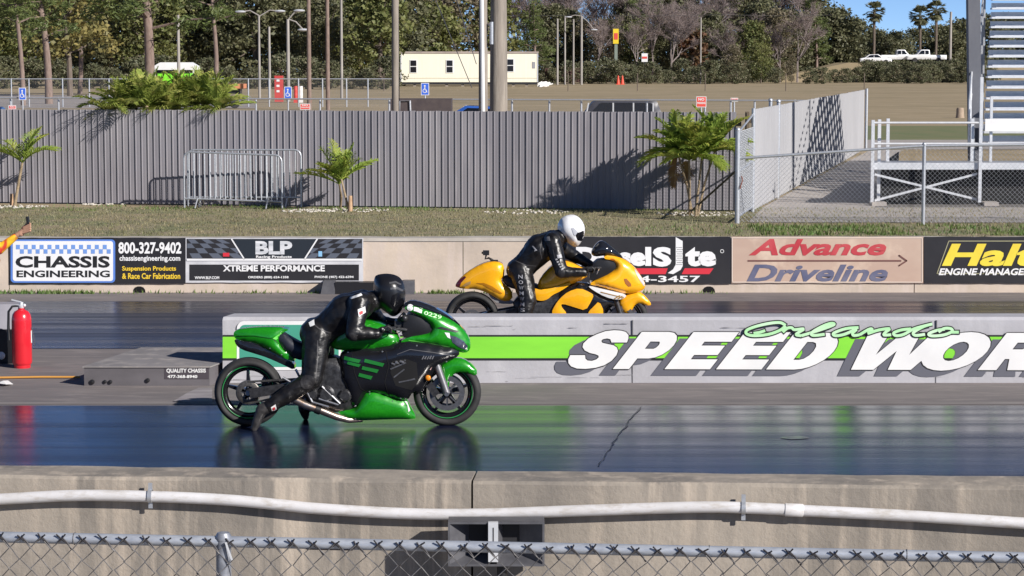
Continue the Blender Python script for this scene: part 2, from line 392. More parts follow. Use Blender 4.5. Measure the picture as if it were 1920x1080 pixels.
# ------------------------------------------------------------------ near wall with pipe
A = gp(0, 872, 0.8); Bq = gp(1920, 893, 0.8); dn = (Bq - A); dn.z = 0; dn.normalize(); nn = Vector((dn.y, -dn.x, 0))   # nn towards the camera
NB = Vector((A.x, A.y, 0))
def nw(px):  # point at the wall's back top edge above pixel column px
    t = (px / 1920.0); return A + (Bq - A) * t
wl = thing('concrete_wall', nw(960) * 1.0 - Vector((0, 0, 0.8)), 'weathered tan concrete barrier wall closest to the viewer, carrying a white pipe', 'wall')
p0 = NB - dn * 12; J = nw(907); J.z = 0; p1 = Bq.copy(); p1.z = 0; p1 += dn * 12
for (a, q) in ((p0, J - dn * 0.006), (J + dn * 0.006, p1)):
    b = MB(); th = 0.36; n = 60; vs = []; fs = []
    prof = [(0.0, 0.0), (0.0, 0.785), (0.012, 0.80), (th - 0.02, 0.80), (th, 0.782), (th, 0.0)]
    for i in range(n + 1):
        c = a + (q - a) * (i / n)
        for k, (u, z) in enumerate(prof):
            j = random.uniform(-.004, .004) if k in (1, 2, 3, 4) else 0
            vs.append(c + nn * (u + j * .6) + Vector((0, 0, z + j)))
    m = len(prof)
    for i in range(n):
        for k in range(m - 1): fs.append((i * m + k, (i + 1) * m + k, (i + 1) * m + k + 1, i * m + k + 1))
    fs += [tuple(range(m)), tuple(n * m + k for k in range(m - 1, -1, -1))]
    b.add(vs, fs); b.build('wall_section', m_conc, wl)
def nwp(px, py, out):  # point on the plane parallel to the wall's front face, `out` in front of it
    o = NB + nn * (0.36 + out); d = ray(px, py); c = Vector((0, 0, H)); t = (o - c).dot(nn) / d.dot(nn); return c + d * t
pv = [(-160, 944), (0, 936), (140, 929), (285, 931), (420, 937), (520, 946), (600, 954), (760, 963), (900, 964), (1100, 957), (1300, 951), (1395, 952), (1500, 957), (1700, 967), (1920, 981), (2100, 992)]
fine = []
for i in range(len(pv) - 1):
    for k in range(6):
        t = k / 6; P_ = [pv[max(i - 1, 0)], pv[i], pv[i + 1], pv[min(i + 2, len(pv) - 1)]]
        f = lambda a: 0.5 * (2 * P_[1][a] + (P_[2][a] - P_[0][a]) * t + (2 * P_[0][a] - 5 * P_[1][a] + 4 * P_[2][a] - P_[3][a]) * t * t + (3 * P_[1][a] - P_[0][a] - 3 * P_[2][a] + P_[3][a]) * t ** 3)
        fine.append((f(0), f(1)))
b = MB(); b.tube([nwp(x, y, 0.045) for x, y in fine], 0.034, 16)
pipe = tag(b.build('pipe', mat('white_pvc', (0.66, 0.65, 0.66), (0.57, 0.555, 0.55), (4, 4, 4), 0.4, detail=8, c3=(.48, .45, .42), scale3=(9, 9, 30)), origin=nwp(960, 965, 0.045)), 'sagging white plastic pipe clipped along the front of the nearest wall', 'pipe')
for px, py in ((282, 930), (1394, 952)):
    b = MB(); c = nwp(px, py, 0.045); b.lathe([(0.037, -.012), (0.041, -.012), (0.041, .012), (0.037, .012)], c, dn, 18)
    b.obox(c + Vector((0, 0, 0.058)), dn * 0.012, nn * 0.003, Vector((0, 0, 0.02))); b.obox(c + Vector((0, 0, -0.055)), dn * 0.012, nn * 0.003, Vector((0, 0, 0.018)))
    b.build('clamp', m_galv, pipe)
b = MB(); c = nwp(1490, 956.5, 0.045); d2 = (nwp(1500, 957, .045) - nwp(1480, 956, .045)).normalized()
b.lathe([(0.033, -.055), (0.0385, -.055), (0.0385, .045), (0.033, .052)], c, d2, 20); b.build('coupling', mat('white_pvc', (1, 1, 1)), pipe)
# ------------------------------------------------------------------ centre wall with the painted name
x0 = at(417, 650, Y_CW).x; x1 = 60.0
cw = thing('painted_wall', ((x0 + 14) / 2, Y_CW, 0), 'long grey painted concrete divider between the two lanes with a green stripe', 'wall')
b = MB(); n = 1
prof = [(0, 0), (0.012, Z_CW - 0.03), (0.04, Z_CW), (T_CW - .03, Z_CW), (T_CW, Z_CW - .03), (T_CW + .01, 0)]
vs = [(x0 + SK * u, Y_CW + u, z) for u, z in prof] + [(x1 + SK * u, Y_CW + u, z) for u, z in prof]; m = len(prof)
b.add(vs, [(k, m + k, m + k + 1, k + 1) for k in range(m - 1)] + [tuple(range(m)), tuple(range(2 * m - 1, m - 1, -1))]); b.build('wall_body', m_paint, cw, angle=20)
def cwf(layer): return plane_fn(Y_CW - 0.002 - 0.002 * layer)
m_green = mat('lime_paint', (0.24, 0.72, 0.045), (0.20, 0.62, 0.04), (1, 1, 5), 0.55)
XR = 2700
b = MB()
for (ya, yb) in ((628, 631.5), (671.5, 675.5)): fill(b, [rect(417.5, ya, XR, yb)], cwf(0))
b.build('stripe_border', m_black, cw, smooth=False)
b = MB()
for k_ in range(7): x_ = x0 + 3.05 * (k_ + .35); b.box((x_ - .006, Y_CW - .0012, .0), (x_ + .006, Y_CW + .02, Z_CW - .03))
b.build('wall_joints', mat('joint_dark', (.10, .10, .11), rough=.9), cw, smooth=False)
b = MB(); rs = random.Random(8)
for k_ in range(46):
    x_, y_, l_ = rs.uniform(430, 2100), rs.choice((rs.uniform(690, 716), rs.uniform(676, 716), rs.uniform(605, 626))), rs.uniform(4, 60); h_ = rs.uniform(.5, 1.6)
    up_ = [(x_ + l_ * t / 6, y_ - h_ * rs.uniform(.2, 1) + rs.uniform(-.4, .4)) for t in range(7)]; dn2 = [(x_ + l_ * t / 6, y_ + h_ * rs.uniform(.0, .5)) for t in range(6, -1, -1)]; fill(b, [up_ + dn2], cwf(-.35 + .002 * k_))
b.build('scuff_marks', mat('scuff_rubber', (.25, .245, .26), (.33, .325, .34), (9, 9, 9), .9), cw, smooth=False)
b = MB(); fill(b, [rect(417.5, 631.5, XR, 671.5)], cwf(0)); b.build('green_stripe', m_green, cw, smooth=False)
b = MB(); fill(b, [rrect(444, 602, 640, 694, 14)], cwf(1)); b.build('sign_border', m_white, cw, smooth=False)
b = MB(); fill(b, [rrect(449, 609, 635, 688, 10)], cwf(2)); b.build('teal_sign', mat('teal_paint', (0.06, 0.34, 0.24), (0.05, 0.29, 0.2), (1, 1, 3), 0.6), cw, smooth=False)
# letters: unsheared glyph units (photo zoom units), baseline 0, height 154
def arc(cx, cy, rx, ry, a0, a1, n=8): return [(cx + rx * math.cos(math.radians(a0 + (a1 - a0) * k / n)), cy + ry * math.sin(math.radians(a0 + (a1 - a0) * k / n))) for k in range(n + 1)]
G = {
 'E': [[(0, 0), (182, 0), (182, 41), (74, 41), (74, 59), (168, 59), (168, 98), (74, 98), (74, 114), (182, 114), (182, 154), (0, 154)]],
 'P': [[(0, 0), (74, 0), (74, 44), (125, 44)] + arc(125, 99, 68, 55, -90, 90) + [(0, 154)], [(74, 84), (112, 84)] + arc(112, 99, 12, 15, -80, 80, 4) + [(74, 114)]],
 'D': [[(0, 0), (105, 0)] + arc(105, 77, 95, 77, -90, 90, 12) + [(0, 154)], [(74, 40), (96, 40)] + arc(96, 77, 28, 37, -90, 90, 6) + [(74, 114)]],
 'O': [arc(105, 77, 105, 80, 0, 345, 23), arc(105, 77, 36, 40, 0, 337.5, 15)],
 'R': [[(0, 0), (74, 0), (74, 46), (92, 46), (118, 0), (205, 0), (165, 56)] + arc(132, 103, 66, 51, -52, 90) + [(0, 154)], [(74, 86), (112, 86)] + arc(112, 100, 12, 14, -80, 80, 4) + [(74, 114)]],
 'L': [[(0, 0), (180, 0), (180, 42), (74, 42), (74, 154), (0, 154)]],
 'W': [[(0, 154), (74, 154), (84, 62), (118, 154), (182, 154), (200, 62), (222, 154), (296, 154), (246, 0), (166, 0), (146, 78), (116, 0), (38, 0)]],
}
SP = [(1075, 385), (1095, 330), (1095, 280), (1060, 240), (1000, 222), (900, 215), (780, 228), (660, 270), (540, 330), (470, 400), (460, 450), (490, 495), (560, 530), (640, 548), (680, 565), (685, 590), (650, 620), (590, 640), (530, 635), (500, 610), (495, 560), (290, 560), (262, 620), (265, 670), (300, 715), (380, 745), (500, 750), (640, 735), (760, 700), (860, 640), (930, 560), (950, 500), (935, 455), (890, 425), (800, 405), (735, 390), (718, 365), (740, 340), (800, 328), (845, 340), (860, 385)]
SP = [(1030 + x / 7.385, 590 + y / 7.385) for x, y in SP]
word = [('P', 275, .88), ('E', 482, 1), ('E', 688, 1), ('D', 888, 1.07), ('W', 1184, 1.15), ('O', 1465, 1.19), ('R', 1735, 1), ('L', 1955, 1), ('D', 2150, 1.05)]
def zmap(p, dx=0, dy=0): return (1020 + (p[0] + 0.755 * p[1] + dx) / 2.1333, 570 + (259 + 0.003 * p[0] - p[1] * .965 + dy) / 2.1333)
def strip(mb, P, w, mp, ly, rise=0.0, ext=0.0):
    '''one joined ribbon along P; later bits lie a hair in front of earlier ones where it crosses itself'''
    n = len(P); Q = [Vector((p[0], p[1])) for p in P]
    if ext: Q[0] += (Q[0] - Q[1]).normalized() * ext; Q[-1] += (Q[-1] - Q[-2]).normalized() * ext
    vs = []
    for i in range(n):
        t = (Q[min(i + 1, n - 1)] - Q[max(i - 1, 0)]).normalized(); o = Vector((-t.y, t.x)) * w / 2
        fn = cwf(ly + rise * i / n)
        for q in (Q[i] + o, Q[i] - o): vs.append(fn(mp((q.x, q.y))))
    mb.add(vs, [(2 * i, 2 * i + 1, 2 * i + 3, 2 * i + 2) for i in range(n - 1)])
sh = MB(); ol = MB(); wh = MB()
def letter(loops, mp, base):
    fill(sh, [[mp(p, -55, 26) for p in l] for l in loops], cwf(1 + base)); fill(ol, [[mp(p) for p in l] for l in loops], cwf(2 + base)); fill(wh, [[mp(p) for p in l] for l in loops], cwf(4 + base))
    for l in loops:
        for i_, q in enumerate(stroke(l, 7 if mp is zmap else 3.3, True, 6)): fill(ol, [[mp(p) for p in q]], cwf(2 + base + 0.02 * (1 + i_ % 40)))
letter([SP], lambda p, dx=0, dy=0: (p[0] + dx / 2.1333, p[1] + dy / 2.1333), 0)
for n_i, (ch, X, sx_) in enumerate(word): letter([[(x * sx_ + X, y) for x, y in l] for l in G[ch]], zmap, .06 * (n_i + 1))
sh.build('letter_shadow', mat('slate_paint', (0.115, 0.118, 0.145), rough=0.6), cw, smooth=False); ol.build('letter_outline', m_black, cw, smooth=False); wh.build('lettering', m_white, cw, smooth=False)
script = [
 [(425, 92), (380, 68), (300, 72), (180, 98), (95, 132), (92, 165), (160, 180), (280, 168), (380, 132), (425, 95)], [(150, 160), (200, 152), (250, 136)],
 [(400, 150), (440, 116), (478, 112), (500, 128), (580, 122), (540, 150), (515, 172), (560, 180)],
 [(560, 180), (660, 150), (780, 110), (842, 84), (815, 74), (740, 100), (652, 152), (662, 178), (760, 168)],
 [(1050, 110), (940, 120), (838, 158), (852, 180), (930, 168), (1030, 125), (1000, 158), (1010, 178), (1060, 172)],
 [(1060, 172), (1140, 125), (1168, 128), (1132, 160), (1220, 132), (1315, 120), (1282, 150), (1268, 174), (1330, 172)],
 [(1500, 122), (1420, 130), (1352, 156), (1372, 180), (1440, 168), (1530, 120), (1682, 80), (1612, 100), (1522, 152), (1540, 178), (1620, 168)],
 [(1790, 124), (1720, 135), (1652, 164), (1682, 182), (1780, 174), (1850, 145), (1842, 120), (1785, 118), (1735, 148)], [(1850, 150), (1910, 150)]]
def crom(P, k=5):
    out = []
    for i in range(len(P) - 1):
        a, q, c, d = P[max(i - 1, 0)], P[i], P[i + 1], P[min(i + 2, len(P) - 1)]
        for j in range(k):
            t = j / k; out.append(tuple(.5 * (2 * q[m] + (c[m] - a[m]) * t + (2 * a[m] - 5 * q[m] + 4 * c[m] - d[m]) * t * t + (3 * q[m] - a[m] - 3 * c[m] + d[m]) * t ** 3) for m in (0, 1)))
    return out + [P[-1]]
so_ = MB(); sg = MB()
for n_i, ln in enumerate(script):
    f2 = [(1380 + x / 4.571, 590 + y / 4.571) for x, y in crom(ln)]
    for mb, w, ly in ((so_, 9.6, 5.2 + .1 * n_i), (sg, 5.4, 8.5 + .1 * n_i)): strip(mb, f2, w, lambda p: p, ly, 2.0, 2 if mb is so_ else 0)
so_.build('script_outline', m_black, cw, smooth=False); sg.build('script_lettering', mat('mint_paint', (0.36, 0.74, 0.34), (0.62, 0.84, 0.60), (2, 2, 14), 0.5), cw, smooth=False)
# ------------------------------------------------------------------ far wall and its banners
fw = thing('concrete_wall', (0, Y_FW, 0), 'cream concrete barrier wall behind the far lane, hung with sponsor banners', 'wall')
b = MB(); seg = [-45, -19.5, -13.3, -7.0, -0.68, 5.6, 11.9, 18.2, 24.5, 45]
for a, q in zip(seg[:-1], seg[1:]):
    b.box((a + .006, Y_FW, 0), (q - .006, Y_FW + .30, Z_FW - .05))
b.build('wall_body', m_cream, fw, smooth=False)
b = MB(); n = 220
vs = []; fs = []
for i in range(n + 1):
    x = -45 + 90 * i / n; j = random.uniform(-.006, .006)
    vs += [(x, Y_FW - .012 + j * .5, Z_FW - .047), (x, Y_FW - .008 + j * .5, Z_FW + j), (x, Y_FW + .31, Z_FW + j), (x, Y_FW + .31, Z_FW - .047)]
for i in range(n):
    for k in range(4): fs.append((i * 4 + k, i * 4 + 4 + k, i * 4 + 4 + (k + 1) % 4, i * 4 + (k + 1) % 4))
b.add(vs, fs); b.build('wall_cap', m_cap, fw)
for px in (261, 1329):
    b = MB(); P = [(px - 11, 549), (px - 11, 543), (px - 8, 539), (px - 3, 537), (px + 3, 537), (px + 8, 539), (px + 11, 543), (px + 12, 549)]
    fill(b, [P], plane_fn(Y_FW - 0.004)); b.build('drain_hole', mat('hole_black', (0.004, 0.004, 0.005), rough=1), fw, smooth=False)
def bfn(k): return plane_fn(Y_FW - 0.028 - 0.0025 * k)
def banner(name, x0, y0, x1, y1, m, label):
    c = at((x0 + x1) / 2, y1, Y_FW - .02)
    t = thing(name, c, label, 'banner')
    b = MB(); n = 24; P = []
    fr = [at(x0 + (x1 - x0) * i / n, y0 + random.uniform(-.5, .5) * (0 < i < n), Y_FW - .026) for i in range(n + 1)] + [at(x0 + (x1 - x0) * i / n, y1 + random.uniform(-.6, .6) * (0 < i < n), Y_FW - .026) for i in range(n, -1, -1)]
    b.extrude(fr, (0, .016, 0)); b.build('backing', m, t, smooth=False); return t
m_ban = mat('black_vinyl', (0.018, 0.017, 0.020), (0.026, 0.025, 0.028), (2, 2, 2), 0.45)
m_wv = mat('white_vinyl', (0.80, 0.80, 0.80), (0.74, 0.74, 0.75), (2, 2, 2), 0.5)
m_blue = mat('blue_print', (0.10, 0.22, 0.62), rough=0.5); m_yel = mat('yellow_print', (0.80, 0.55, 0.04), rough=0.5); m_sil = mat('silver_print', (0.50, 0.50, 0.53), (0.66, 0.66, 0.68), (3, 3, 3), 0.4)
t = banner('banner', 19, 446, 347, 532, m_ban, 'black and white banner with blue checks reading CHASSIS ENGINEERING, on the far wall')
b = MB(); fill(b, [rrect(20, 449, 216, 530, 7)], bfn(0)); b.build('blue_border', m_blue, t, smooth=False)
b = MB(); fill(b, [rrect(24, 452, 212, 527, 5)], bfn(1)); b.build('logo_panel', m_wv, t, smooth=False)
b = MB()
for i in range(12):
    for r in range(2):
        if r == 0 or i < 12:
            x = 30 + 14.8 * i + (7.4 if r else 0)
            if x < 202: fill(b, [rect(x, 459 + 8.3 * r, x + 7.4, 467.3 + 8.3 * r)], bfn(2))
b.build('checks', mat('pale_blue_print', (0.16, 0.30, 0.66), rough=0.5), t, smooth=False)
b = MB(); txt(b, 'CHASSIS', (29, 480, 206, 502), bfn(2), .035); txt(b, 'ENGINEERING', (31, 507, 206, 520), bfn(2), .03); b.build('lettering', m_black, t, smooth=False)
b = MB(); txt(b, '800-327-9402', (222, 454, 340, 476), bfn(1), .03); txt(b, 'chassisengineering.com', (224, 479, 338, 492), bfn(1), .025); b.build('lettering', m_wv, t, smooth=False)
b = MB(); txt(b, 'Suspension Products', (229, 499, 330, 510), bfn(1), .025); txt(b, '& Race Car Fabrication', (229, 512, 338, 523), bfn(1), .025); b.build('lettering', m_yel, t, smooth=False)
t = banner('banner', 348, 446, 681, 530, m_sil, 'silver and black banner with checked flags reading BLP, left half of the far wall')
b = MB(); fill(b, [rect(350, 448, 679, 485)], bfn(0)); fill(b, [rect(355, 496, 673, 526)], bfn(0)); b.build('black_fields', m_ban, t, smooth=False)
b = MB()
for side in (0, 1):
  b = MB()
  for r in range(4):
    for c in range(-1, 16):
        if (r + c) % 2: continue
        if 1:
            q = []
            for (cc, rr) in ((c, r), (c + 1, r), (c + 1, r + 1), (c, r + 1)):
                x = 352 + cc * (13 + rr * 1.6) + rr * 7; y = 449 + rr * (7 + rr * .55)
                x = min(max(x, 351), 436 + (y - 448) * .55); q.append((x if not side else 1029 - x, min(y, 484)))
            if abs(q[0][0] - q[1][0]) > 1 and abs(q[2][0] - q[3][0]) > 1: fill(b, [q], bfn(1))
  b.build('checks', mat('grey_blue_print', (0.10, 0.115, 0.15), rough=0.5), t, smooth=False)
b = MB(); fill(b, [[(437, 448), (593, 448), (572, 485), (458, 485)]], bfn(2)); b.build('centre_field', mat('deep_blue_black', (0.022, 0.028, 0.036), rough=0.4), t, smooth=False)
b = MB()
for l in ([(434, 448), (458, 486)], [(595, 448), (571, 486)]):
    for q in stroke(l, 2.6, disc=0): fill(b, [q], bfn(3))
for q in (rect(350, 485, 679, 489),): fill(b, [q], bfn(3))
b.build('silver_lines', m_wv, t, smooth=False)
b = MB(); txt(b, 'BLP', (479, 452, 548, 477), bfn(3), .045); b.build('lettering', mat('chrome_print', (0.45, 0.47, 0.50), (0.85, 0.85, 0.87), (1, 1, 9), 0.4), t, smooth=False)
b = MB(); txt(b, 'Racing Products', (480, 479, 547, 485), bfn(4), .03); txt(b, 'XTREME PERFORMANCE', (418, 497, 609, 509), bfn(1), .035)
txt(b, 'WWW.BLP.COM', (365, 518, 411, 523.5), bfn(1), .03); txt(b, 'ORDERS (800) 624-1358', (465, 517.5, 541, 523), bfn(1), .03); txt(b, 'PHONE (407) 422-6394', (590, 517, 663, 522.5), bfn(1), .03); b.build('lettering', m_wv, t, smooth=False)
b = MB(); fill(b, [rect(418, 474, 430, 481)], bfn(2)); b.build('red_tab', mat('red_print', (0.62, 0.03, 0.05), rough=0.5), t, smooth=False)
b = MB(); fill(b, [rect(597, 471, 604, 481)], bfn(2)); b.build('blue_tab', mat('cyan_print', (0.25, 0.5, 0.75), rough=0.5), t, smooth=False)
t = banner('banner', 1062, 444, 1370, 532, m_ban, 'black banner with white lettering and a red bar, behind the yellow motorcycle')
b = MB(); txt(b, 'Diesel', (1080, 463, 1221, 499), bfn(1), .055); txt(b, 'S', (1224, 463, 1259, 500), bfn(1), .055); txt(b, 'te', (1285, 463, 1343, 499.5), bfn(1), .055)
txt(b, '4-3457', (1199, 517, 1313, 529), bfn(1), .02)
fill(b, [[(1267, 444.6), (1280, 452), (1280, 499), (1276, 506), (1262, 514), (1252, 512), (1262, 505), (1267, 496)]], bfn(1))
for q in stroke(circ(1354, 471, 3.2, 12), 1, True, 0): fill(b, [q], bfn(1))
b.build('lettering', m_wv, t, smooth=False)
b = MB()
for i in range(5):
    for j in range(9): fill(b, [circ(1269 + i * 2.3 + (j % 2) * 1.1, 464 + j * 4, .75, 6)], bfn(2))
b.build('perforations', m_ban, t, smooth=False)
b = MB(); fill(b, [[(1190, 503), (1252, 503), (1248, 514), (1190, 514)]], bfn(1)); fill(b, [[(1284, 503), (1338, 503), (1330, 514), (1278, 514)]], bfn(1)); b.build('red_bar', mat('red_print', (0.62, 0.03, 0.05)), t, smooth=False)
m_tan = mat('faded_tan_vinyl', (0.47, 0.335, 0.265), (0.56, 0.43, 0.335), (0.5, 0.5, 0.9), 0.6, c3=(0.68, 0.54, 0.42), scale3=(1.4, 1.4, 1.4))
t = banner('banner', 1371.5, 444, 1731, 531, m_tan, 'faded tan banner with red and blue lettering and an arrow, reading Advance Driveline')
b = MB(); txt(b, 'Advance', (1404, 448, 1662, 479), bfn(1), .032, .3); b.build('lettering', mat('faded_red_print', (0.44, 0.03, 0.045), (0.52, 0.07, 0.08), (3, 3, 3), .6), t, smooth=False)
b = MB(); txt(b, 'Driveline', (1400, 496, 1665, 528), bfn(1), .032, .3); b.build('lettering', mat('faded_blue_print', (0.09, 0.10, 0.18), (0.15, 0.15, 0.22), (3, 3, 3), .6), t, smooth=False)
b = MB(); fill(b, [rect(1402, 487.5, 1690, 490.5)], bfn(1))
for q in stroke([(1686, 479), (1700, 489), (1686, 498)], 3, disc=6): fill(b, [q], bfn(1.3))
b.build('arrow', mat('brown_print', (0.16, 0.07, 0.06), rough=.6), t, smooth=False)
b = MB()
for q in stroke([(1373, 446), (1729, 446), (1729, 529), (1373, 529)], 1.6, True, 0): fill(b, [q], bfn(1))
b.build('hem', mat('pale_tan', (0.68, 0.58, 0.50), rough=.6), t, smooth=False)
t = banner('banner', 1732.5, 444, 2115, 531, m_ban, 'black banner with large yellow slanted lettering at the right end of the wall')
b = MB()
for q in stroke([(1757, 513), (1779, 452), (2080, 452), (2060, 513)], 1.6, True, 6): fill(b, [q], bfn(1))
b.build('outline', mat('grey_print', (0.35, 0.33, 0.2), rough=.5), t, smooth=False)
b = MB(); txt(b, 'Haltech', (1766, 457, 2080, 499), bfn(2), .035, .25); b.build('lettering', mat('yellow_bright_print', (0.82, 0.68, 0.06), (0.75, 0.58, 0.05), (4, 4, 4), .5), t, smooth=False)
b = MB(); txt(b, 'ENGINE MANAGEMENT SYSTEMS', (1760, 503, 2056, 516), bfn(2), .03, .25); b.build('lettering', m_wv, t, smooth=False)
# ------------------------------------------------------------------ grey corrugated fences
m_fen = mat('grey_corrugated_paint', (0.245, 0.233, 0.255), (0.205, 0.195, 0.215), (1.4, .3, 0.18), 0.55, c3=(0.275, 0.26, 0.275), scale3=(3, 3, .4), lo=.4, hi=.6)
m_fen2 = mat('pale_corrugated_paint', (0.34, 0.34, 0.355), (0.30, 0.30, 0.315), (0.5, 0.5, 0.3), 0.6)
def corrugated(name, p, q, h, m, label, pitch=0.142, dep=0.024, jit=0.006, h2=None):
    p, q = Vector(p), Vector(q); L = (q - p).length; d = (q - p) / L; nr = Vector((d.y, -d.x, 0)); b = MB(); vs = []; fs = []
    n = int(L / pitch); h2 = h2 or h
    t = thing(name, (p + q) / 2, label, 'fence')
    for i in range(n):
        jz = random.uniform(-jit, jit); hh = h + (h2 - h) * i / n; dy_ = .012 * math.sin(i * .13) + random.uniform(-.003, .003)
        for (u, w) in ((0, 0), (.10, .15), (.16, 1), (.26, 1), (.34, .35), (.70, .25), (.99, 0)):
            c = p + d * (pitch * (i + u)) + nr * (dep * w + dy_); vs += [c + Vector((0, 0, .03)), c + Vector((0, 0, hh + jz))]
    k = len(vs) // 2
    fs = [(2 * i, 2 * i + 2, 2 * i + 3, 2 * i + 1) for i in range(k - 1)]
    b.add(vs, fs); o = b.build('metal_sheet', m, t, smooth=False, fix=False); o.modifiers.new('th', 'SOLIDIFY').thickness = 0.004
    b = MB()
    for z in (.35, 1.1, h - .25): b.beam(p - nr * .05 + Vector((0, 0, z)), q - nr * .05 + Vector((0, 0, z)), .05, .09)
    i = 0
    while i * 2.4 < L - .6: c = p + d * (i * 2.4) - nr * .11; b.box((c.x - .04, c.y - .04, 0), (c.x + .04, c.y + .04, h - .05)); i += 1
    b.build('rear_framing', mat('fence_timber', (0.16, 0.12, 0.08), (0.1, 0.08, 0.06), (3, 3, 9), .9), t, smooth=False)
    return t
C0 = gp(1409, 397); FA, FB = gp(0, 381), gp(1388, 396.5); FD = (FB - FA).normalized(); ZF = at(700, 207.5, (FA.y + FB.y) / 2).z
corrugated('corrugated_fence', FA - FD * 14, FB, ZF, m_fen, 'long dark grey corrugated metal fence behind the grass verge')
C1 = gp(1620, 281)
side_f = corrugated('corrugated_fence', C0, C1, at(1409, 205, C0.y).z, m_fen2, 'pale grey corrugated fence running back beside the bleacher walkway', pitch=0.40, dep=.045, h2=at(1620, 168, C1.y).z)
b = MB(); b.tube([C1 + Vector((.06, -.05, 0)), C1 + Vector((.06, -.05, at(1620, 166, C1.y).z))], .05, 8); b.build('end_post', m_galv, side_f)
for px, py in ((1443, 366), (1458, 372)):
    b = MB(); c = gp(px, py); b.tube([c, c + Vector((0, 0, 2.25))], .045, 10); b.ball(c + Vector((0, 0, 2.25)), .055, 8); tag(b.build('fence_post', m_galv), 'slim silver gate post standing against the pale side fence, ' + ('nearer the gate' if px < 1450 else 'farther from the gate'), 'post', 'posts along the side fence')
# ground around the bleachers
m_walk = mat('walk_concrete', (0.42, 0.38, 0.35), (0.34, 0.31, 0.29), (0.8, 0.8, 0.8), 0.9, c3=(0.47, 0.43, 0.39), scale3=(3, 3, 3))
b = MB(); q = [gp(*p, .012) for p in ((1402, 417), (2300, 417), (2300, 389), (1430, 389))]; b.poly(q)
q2 = [gp(*p, .012) for p in ((1430, 389), (1640, 388.9), (1690, 281), (1632, 281), (1560, 318))]; b.poly(q2)
tag(b.build('walkway', m_walk, smooth=False), kind='structure')
b = MB(); b.poly([gp(*p, .008) for p in ((1640, 389), (2300, 389), (2300, 330), (1655, 330))]); tag(b.build('gravel_bed', mat('shade_dark_gravel', (0.13, 0.12, 0.115), (0.2, 0.185, 0.17), (6, 6, 6), .95, bump=.02), smooth=False), kind='structure')  # gravel darkened to stand for the shade under the deck
b = MB(); b.poly([gp(*p, .008) for p in ((1625, 280), (2300, 280), (2300, 262), (1622, 262))]); tag(b.build('gravel_path', mat('pale_gravel', (0.40, 0.36, 0.33), (0.33, 0.3, 0.27), (2, 2, 2), .95), smooth=False), kind='structure')
b = MB(); b.poly([gp(*p, .004) for p in ((1625, 262), (2300, 262), (2300, 236), (1622, 236))]); tag(b.build('green_turf', mat('greener_turf', (0.13, 0.16, 0.06), (0.19, 0.18, 0.08), (.5, .5, .5), .95), smooth=False), kind='structure')
# parking strip behind the left of the fence
b = MB(); b.poly([gp(*p, .006) for p in ((-300, 203), (480, 203), (470, 180), (-300, 176))]); tag(b.build('gravel_lot', mat('lot_gravel', (0.33, 0.29, 0.27), (0.26, 0.235, 0.22), (.4, .4, .4), .95), smooth=False), kind='structure')
# grass blades and weeds
def blades(name, n, x0, x1, y0, y1, h, m, seed, dens=None):
    rn = random.Random(seed); b = MB(); vs = []; fs = []
    for _ in range(n):
        x = rn.uniform(x0, x1); y = rn.uniform(y0, y1)
        if dens and rn.random() > dens(x, y): continue
        hh = h * rn.uniform(.4, 1.2); a = rn.uniform(0, math.pi); w = hh * .16 + .004; dx, dy = math.cos(a) * w, math.sin(a) * w; lx, ly = rn.uniform(-.5, .5) * hh, rn.uniform(-.5, .5) * hh
        k = len(vs); vs += [(x - dx, y - dy, 0), (x + dx, y + dy, 0), (x + lx, y + ly, hh)]; fs.append((k, k + 1, k + 2))
    b.add(vs, fs); o = b.build(name, m, smooth=False, fix=False, origin=(0, 0, 0)); tag(o, kind='stuff'); return o
m_dryg = leafmat('dry_grass_blades', (0.33, 0.27, 0.16), (0.20, 0.215, 0.095), sc=.8); m_grng = leafmat('green_grass_blades', (0.10, 0.19, 0.04), (0.16, 0.2, 0.06), sc=1.2)
tag(blades('grass', 26000, -12, 13, 43, Y_FE, .05, m_dryg, 3), 'short tan and olive grass on the verge', 'grass')
from mathutils import noise as mn
def dn_(x, y): return 1.0 if mn.noise(Vector((x * .8, y * .8, 0))) > .1 else .12
tag(blades('weeds', 5000, -12, 3, Y_FW - .22, Y_FW - .03, .06, m_grng, 6, dn_), 'thin green weeds along the foot of the far wall', 'weeds')
tag(blades('weeds', 6000, -12, 5, Y_FE - 1.0, Y_FE + .9, .06, m_grng, 4, dn_), 'green weeds growing along the foot of the fence', 'weeds')
tag(blades('weeds', 7000, 2.0, 13, 44, 46.6, .08, m_grng, 5, lambda x, y: 1 if x > 4.6 and mn.noise(Vector((x * .7, y * 1.1, 3))) > -.1 else .12), 'green grass strip in front of the chain-link fence', 'weeds')
